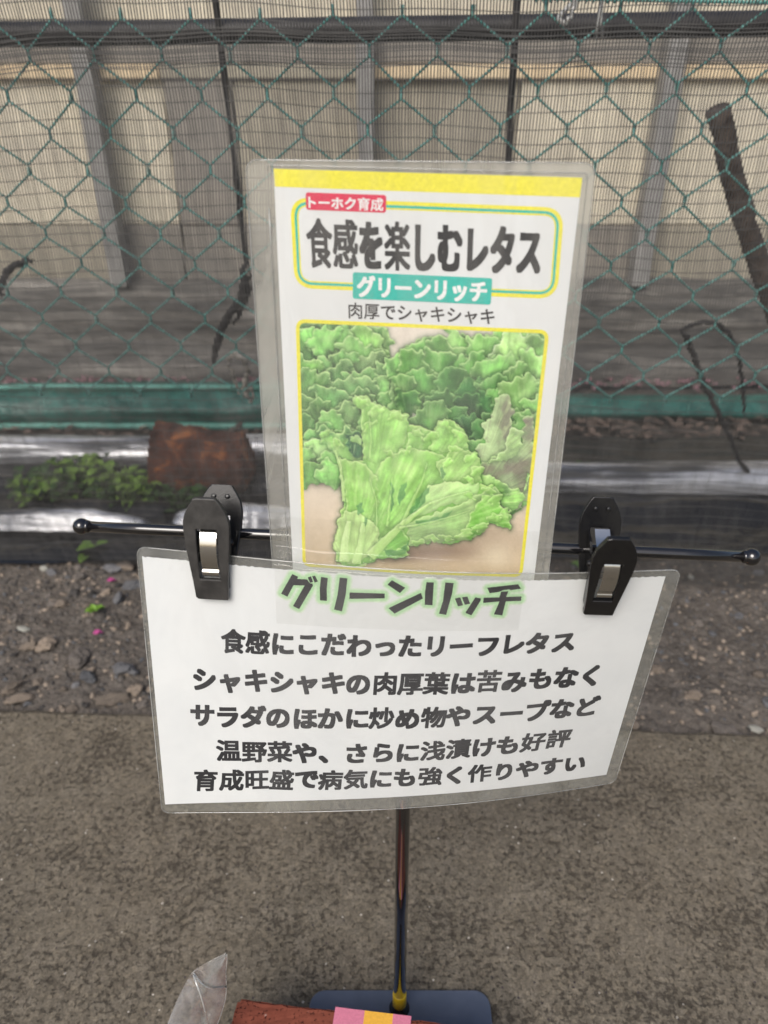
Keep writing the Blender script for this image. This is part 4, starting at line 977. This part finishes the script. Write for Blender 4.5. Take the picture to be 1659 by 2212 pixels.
# white corner fillets where the rounded frame covers the picture
for (cx_, cy_, sx, sy) in ((20.0, 68.6, 1, 1), (136.2, 70.7, -1, 1)):
    ngon_print('frame_corner', SU, [[(cx_ - sx * 1.2, cy_ - sy * 1.2), (cx_ + sx * 3.3, cy_ - sy * 1.0), (cx_ + sx * 1.2, cy_ + sy * .15), (cx_ + sx * .15, cy_ + sy * 1.2), (cx_ - sx * 1.0, cy_ + sy * 3.3)]], PAPER, card, -.22)
per = rounded_sheet('front_film', SU, 0, 149.5, 0, 226, 5, FILM_U, card, .15, rag=.0)
tube('film_edge', [SU(np.array(a), np.array(b), .1) for a, b in per], .00028, EDGE, card, n=5)
# inner weld line of the pouch round the paper
wl = rpath([(9.5, 1.9), (146.5, 4.0), (146.0, 225), (8.8, 223)], 2.0)
tube('weld_line', [SU(np.array(a), np.array(b), .25) for a, b in wl] , .00022, EDGE, card, n=5)

# ------------------------------------------------------------------ white notice (lower sheet)
notice = empty('notice', (0, .34, .38), label='white laminated notice with hand-style black Japanese lettering, hanging from the two clips', cat='notice')
rounded_sheet('back_film', SLs, 0, 288, -.5, 177.5, 5, FILM_LM, notice, -.8, 80, 50)
pap = bil([(2.6, 5.2), (280.8, 3.8), (280.5, 168.0), (2.2, 171.3)])
def pap2(u, v):
    x, y = pap(u, v); y = y + np.where(v < .02, .35 * np.sin(x * 1.9) * np.sin(x * .37), 0) + np.where(v > .98, -2.2 * np.sin(np.pi * u), 0); return x, y
sheet('paper', SLs, pap2, 160, 60, PAPER, notice, -.3)
HEAD = [
[(85.5, 5.7), (88.7, 7.0), (88.1, 8.4), (93.5, 8.2), (94.7, 10.4), (96.4, 10.6), (96.4, 12.0), (88.6, 27.4), (85.3, 25.7), (92.0, 12.1), (86.0, 12.6), (82.4, 20.1), (79.0, 18.5)],
[(93.8, 6.9), (95.6, 6.1), (96.6, 9.5), (94.8, 10.3)], [(96.1, 5.9), (97.8, 5.5), (99.2, 9.0), (97.4, 9.8)],
[(100.9, 5.9), (104.5, 6.3), (103.9, 13.3), (103.9, 20.7), (100.1, 20.7), (100.1, 13.1)], [(110.8, 5.4), (114.9, 5.6), (114.0, 15.9), (111.9, 26.8), (107.6, 25.9), (109.6, 16.2)],
[(116.0, 14.3), (134.6, 13.6), (134.7, 16.7), (115.9, 18.4)], [(138.2, 4.9), (145.3, 9.2), (142.6, 12.8), (135.9, 7.9)], [(153.6, 12.0), (154.8, 15.6), (140.1, 26.3), (136.8, 22.8)],
[(156.2, 5.1), (160.0, 5.1), (160.0, 19.8), (155.9, 19.7), (155.7, 11.1)], [(165.9, 4.8), (170.3, 5.1), (169.8, 12.5), (167.6, 25.9), (163.7, 25.2), (165.4, 16.6)],
[(171.5, 14.9), (174.3, 14.1), (176.2, 19.3), (173.5, 20.1)], [(175.1, 14.1), (178.0, 13.5), (179.8, 18.2), (177.0, 19.0)], [(182.1, 13.9), (185.2, 14.6), (185.1, 16.1), (181.0, 26.0), (177.6, 24.3), (181.4, 15.7)],
[(187.8, 7.6), (203.7, 5.2), (205.5, 8.2), (189.4, 11.2)], [(195.3, 10.0), (199.1, 9.8), (198.3, 13.5), (206.3, 13.2), (206.4, 16.2), (198.4, 16.5), (197.5, 25.9), (192.9, 25.2), (195.1, 16.5), (186.5, 17.6), (186.5, 14.1), (194.7, 13.8)]]
HEAD = [[(x, y + 1.3) for x, y in p] for p in HEAD]
for i, (gw, mt) in enumerate(zip((3.0, 2.4, 1.8, 1.25), HALO)):
    ngon_print('glow_print', SLs, HEAD, mt, notice, -.27 + .022 * i, gw, 16)
ngon_print('headline', SLs, HEAD, INK, notice, -.16)
LINES = [('食感にこだわったリーフレタス', (44.0, 45.4), (239.5, 39.2), (240.0, 54.9), (43.6, 61.6), -.6),
         ('シャキシャキの肉厚葉は苦みもなく', (26.0, 71.9), (257.5, 64.9), (257.8, 83.6), (25.6, 89.4), -1.),
         ('サラダのほかに炒め物やスープなど', (22.6, 97.3), (263.0, 91.0), (263.5, 108.6), (22.2, 114.0), -.6),
         ('温野菜や、さらに浅漬けも好評', (36.2, 121.6), (250.0, 117.6), (250.2, 135.2), (36.0, 138.8), .6),
         ('育成旺盛で病気にも強く作りやすい', (21.8, 144.6), (263.0, 143.9), (264.0, 160.6), (21.0, 161.6), -1.6)]
for s, a, b, c_, d_, cu in LINES:
    lettering('lettering', SLs, s, [a, b, c_, d_], INK, notice, -.24, (.034, .030), (.050, .044), jitter=.018, shear=.05, curve=cu)
per = rounded_sheet('front_film', SLs, 0, 288, -.5, 177.5, 5, FILM_L, notice, .25, 80, 50)
tube('film_edge', [SLs(np.array(a), np.array(b), .1) for a, b in per], .00028, EDGE, notice, n=5)

# clear tape joining card and notice
rows = []
def trow(Lp, Rp, n=60, am=0., seed=0):
    r = []
    for i in range(n):
        u = i / (n - 1); p = Lp * (1 - u) + Rp * u; r.append(p + np.array([0, -1, .3]) * am * fbm(u * 7, seed, 1., 3))
    return r
A0, A1 = SU(np.array(4.), np.array(171.6), 1.), SU(np.array(147.5), np.array(174.2), 1.)
A2, A3 = SU(np.array(3.2), np.array(190.), 1.), SU(np.array(146.), np.array(191.5), 1.)
NR = 34; TV = []
def low(u, y, off): return SLs(np.array(76. + u * 131.), np.array(y), off)
nT = 64
for j in range(NR):
    t = j / (NR - 1)
    for i in range(nT):
        u = i / (nT - 1)
        if t < .34:
            q = t / .34; p = SU(np.array(4. + u * 143.5 - .9 * q), np.array(171.6 + 2.4 * u + q * 18.5), 1.)
        elif t < .56:
            q = (t - .34) / .22; s = q * q * (3 - 2 * q)
            a = SU(np.array(3.1 + u * 143.), np.array(190.1 + 2.0 * u + q * 8), 1.); b = low(u, -3. + 6 * q, 1.2)
            wr = math.sin(q * math.pi) * (.0020 * fbm(u * 6, 2., 3.) + .0022 * math.sin(u * 22 + 1) * max(0, 1 - 2.2 * u) ** 2)
            p = a * (1 - s) + b * s + np.array([0, -wr, wr])
        else:
            q = (t - .56) / .44; p = low(u, 3. + q * 35.5 - 1.5 * u * q, .55)
        TV.append(p)
tape = qmesh('clear_tape', TV, gridq(nT, NR), TAPE)
tag(tape, 'clear adhesive tape joining the picture card to the white notice', 'tape')

# ------------------------------------------------------------------ clips
def lever(name, mat, parent, Mx, slot=True, th=.0030, dimples=False):
    """coffin-shaped lever plate; local x across, z up (jaw tip at 0), y thickness"""
    Hh = .0585
    prof = [(0, .0088), (.004, .0090), (.012, .0096), (.022, .0106), (.032, .0117), (.040, .0123), (.045, .0123), (.050, .0110), (.0545, .0085), (.0575, .0064), (.0585, .0060)]
    outer = [(x, z) for z, x in prof] + [(-x, z) for z, x in prof[::-1]]
    # dense resample
    P = np.array(outer + [outer[0]]); seg = np.linalg.norm(np.diff(P, axis=0), axis=1); s = np.concatenate([[0], np.cumsum(seg)]); N = 64
    tt = np.linspace(0, s[-1], N, endpoint=False); O_ = np.stack([np.interp(tt, s, P[:, 0]), np.interp(tt, s, P[:, 1])], 1)
    # keep real corners
    cz = .0255; sx0, sx1, z0, z1 = -.0056, .0056, .0125, .0415
    c = np.array([0, (z0 + z1) / 2])
    I_ = []
    for q in O_:
        dd = q - c; k = min((sx1 / abs(dd[0])) if abs(dd[0]) > 1e-9 else 1e9, ((z1 - z0) / 2 / abs(dd[1])) if abs(dd[1]) > 1e-9 else 1e9); I_.append(c + dd * k)
    for cxn, czn in ((sx0, z0), (sx1, z0), (sx0, z1), (sx1, z1)):
        k = min(range(N), key=lambda i: (I_[i][0] - cxn) ** 2 + (I_[i][1] - czn) ** 2); I_[k] = np.array([cxn, czn])
    bulge = lambda z: -.0012 * math.sin(math.pi * min(1, max(0, z / Hh)))
    V = []
    for ring, ys in ((O_, 0), (I_, 0), (O_, 1), (I_, 1)):
        for q in ring: V.append((q[0], bulge(q[1]) - th / 2 + th * ys, q[1]))
    F = []
    for i in range(N):
        j = (i + 1) % N
        F += [(i, j, N + j, N + i)[::-1], (2 * N + i, 2 * N + j, 3 * N + j, 3 * N + i), (i, j, 2 * N + j, 2 * N + i), (N + i, N + j, 3 * N + j, 3 * N + i)[::-1]]
    # thick jaw block at the tip
    V = [tuple(Mx @ Vector(v)) for v in V]
    bm = bmesh.new(); bv = [bm.verts.new(v) for v in V]
    for f in F: bm.faces.new([bv[i] for i in f])
    bmesh.ops.recalc_face_normals(bm, faces=bm.faces); me = bpy.data.meshes.new(name); bm.to_mesh(me); bm.free(); me.materials.append(mat)
    o = link(name, me, parent, (0, 0, 0)); bevel(o, .0005, 2, 50); return o
def clip(loc, yawd, af, ab, gap, label, mat, sx=1.):
    root = empty('sign_clip', tuple(loc), label=label, cat='clip'); root.rotation_euler = (0, 0, R(yawd)); root.scale = (sx, 1, 1)
    Mf = Matrix.Translation((0, -.0022, 0)) @ Matrix.Rotation(R(af), 4, 'X')
    Mb = Matrix.Translation((0, gap, 0)) @ Matrix.Rotation(R(ab), 4, 'X') @ Matrix.Rotation(math.pi, 4, 'Z')
    fl = lever('front_lever', mat, root, Mf); bl_ = lever('back_lever', BLKP, root, Mb)
    # side flanges of the front lever reaching back to the pivot
    for s in (-1, 1):
        pr = [(.006, 0.), (.006, .005), (.020, .007), (.030, .0105), (.036, .0085), (.040, 0)]
        V = [tuple(Mf @ Vector((s * .0092, y + .0006, z))) for z, y in pr] + [tuple(Mf @ Vector((s * .0078, y + .0006, z))) for z, y in pr]; n = len(pr)
        F = [tuple(range(n)), tuple(range(2 * n - 1, n - 1, -1))] + [(i, (i + 1) % n, n + (i + 1) % n, n + i) for i in range(n)]
        mesh('cheek', V, F, BLKP, root, loc=(0, 0, 0))
        V = [tuple(Mb @ Vector((s * .0074, y * .9 + .0006, z))) for z, y in pr] + [tuple(Mb @ Vector((s * .0060, y * .9 + .0006, z))) for z, y in pr]
        mesh('cheek', V, F, BLKP, root, loc=(0, 0, 0))
    a = Mf @ Vector((0, .0085, .030)); tube_pts = [a + Vector((x, 0, 0)) for x in (-.0108, -.0104, .0104, .0108)]
    V, F = tube_arr([tuple(p) for p in tube_pts], [.0012, .0016, .0016, .0012], 14); mesh('pivot_pin', V, F, BLKP, root, smooth=True, loc=(0, 0, 0))
    # jaw lip, butting against the sheet
    V, F = box_arr((0, .0016, .0035), (.0170, .0026, .0066)); V = [tuple(Mf @ Vector(v)) for v in V]; bevel(mesh('jaw_pad', V, F, BLKP, root, loc=(0, 0, 0)), .0005)
    # spring: bright curved strip seen through the slot, with a rolled lip, running back to the other lever
    Pz = [(.0132, .0002), (.0142, -.0012), (.0162, -.0018), (.0174, -.0014), (.0180, -.0004), (.0186, -.0009), (.0205, -.0017), (.024, -.0024), (.028, -.0027), (.032, -.0024), (.036, -.0016), (.0400, .0004), (.0418, .0040)]
    V = []
    for z, y in Pz:
        for k in range(9): x = -.0044 + .0088 * k / 8 + .0003; V.append(tuple(Mf @ Vector((x, y, z))))
    top = Mf @ Vector((0, .0040, .0418)); bk = Mb @ Vector((0, .0040, .0418))
    n0 = len(Pz)
    for q in np.linspace(0, 1, 8)[1:]:
        m_ = top.lerp(bk, q) + Vector((0, 0, -.006 * math.sin(math.pi * q)))
        for k in range(9): V.append((-.0041 + .0088 * k / 8, m_.y, m_.z))
    qo = qmesh('spring', V, gridq(9, n0 + 7), STEEL); qo.parent = root
    if True:
        for s in (-1, 1):
            c0 = Mb @ Vector((s * .0038, .0016, .052)); nn = (Mb.to_3x3() @ Vector((0, 1, 0))).normalized()
            V, F = tube_arr([tuple(c0 - nn * .0004), tuple(c0 + nn * .0004), tuple(c0 + nn * .0006)], [.0013, .0013, .0008], 14); mesh('stud', V, F, BLKP, root, smooth=True, loc=(0, 0, 0))
    return root
BLKP_SHEEN = simple('black_plastic_sky_sheen', (.026, .025, .024), (.05, .048, .045), 120, .42, bump=.00012, bscale=500)  # lighter copy of the black plastic, sky sheen put into its colour
def onsheet(x, y, off=0.): return SLs(np.array(float(x)), np.array(float(y)), off)
p = onsheet(42.0, 24.3, 1.2)
clip(p, -5, -8, -31, .0050, 'black clip with painted sky sheen and a shiny steel spring, tilted back on the bar', BLKP_SHEEN, 1.0)
p = onsheet(247.5, 24.5, 1.2)
clip(p, -3, 15, -17, .0075, 'deep-black clip on the bar with its front lever tipped forward', BLKP, .88)

# things of a kind share a group
for stem, grp in (('sign_clip', 'clips holding the notice on the crossbar'), ('petal', 'magenta petals on the gravel'), ('sprout', 'small weeds round the net foot'), ('cord', 'black cords behind the net'),
                  ('twine', 'twine ends tied to the fence'), ('vinyl_scrap', 'vinyl scraps on the black sheet'), ('film_roll', 'film rolls with painted highlights behind the net'), ('green_sheet_roll', 'green sheeting along the wall foot')):
    for o in bpy.data.objects:
        if o.parent is None and o.name.split('.')[0] == stem: o['group'] = grp
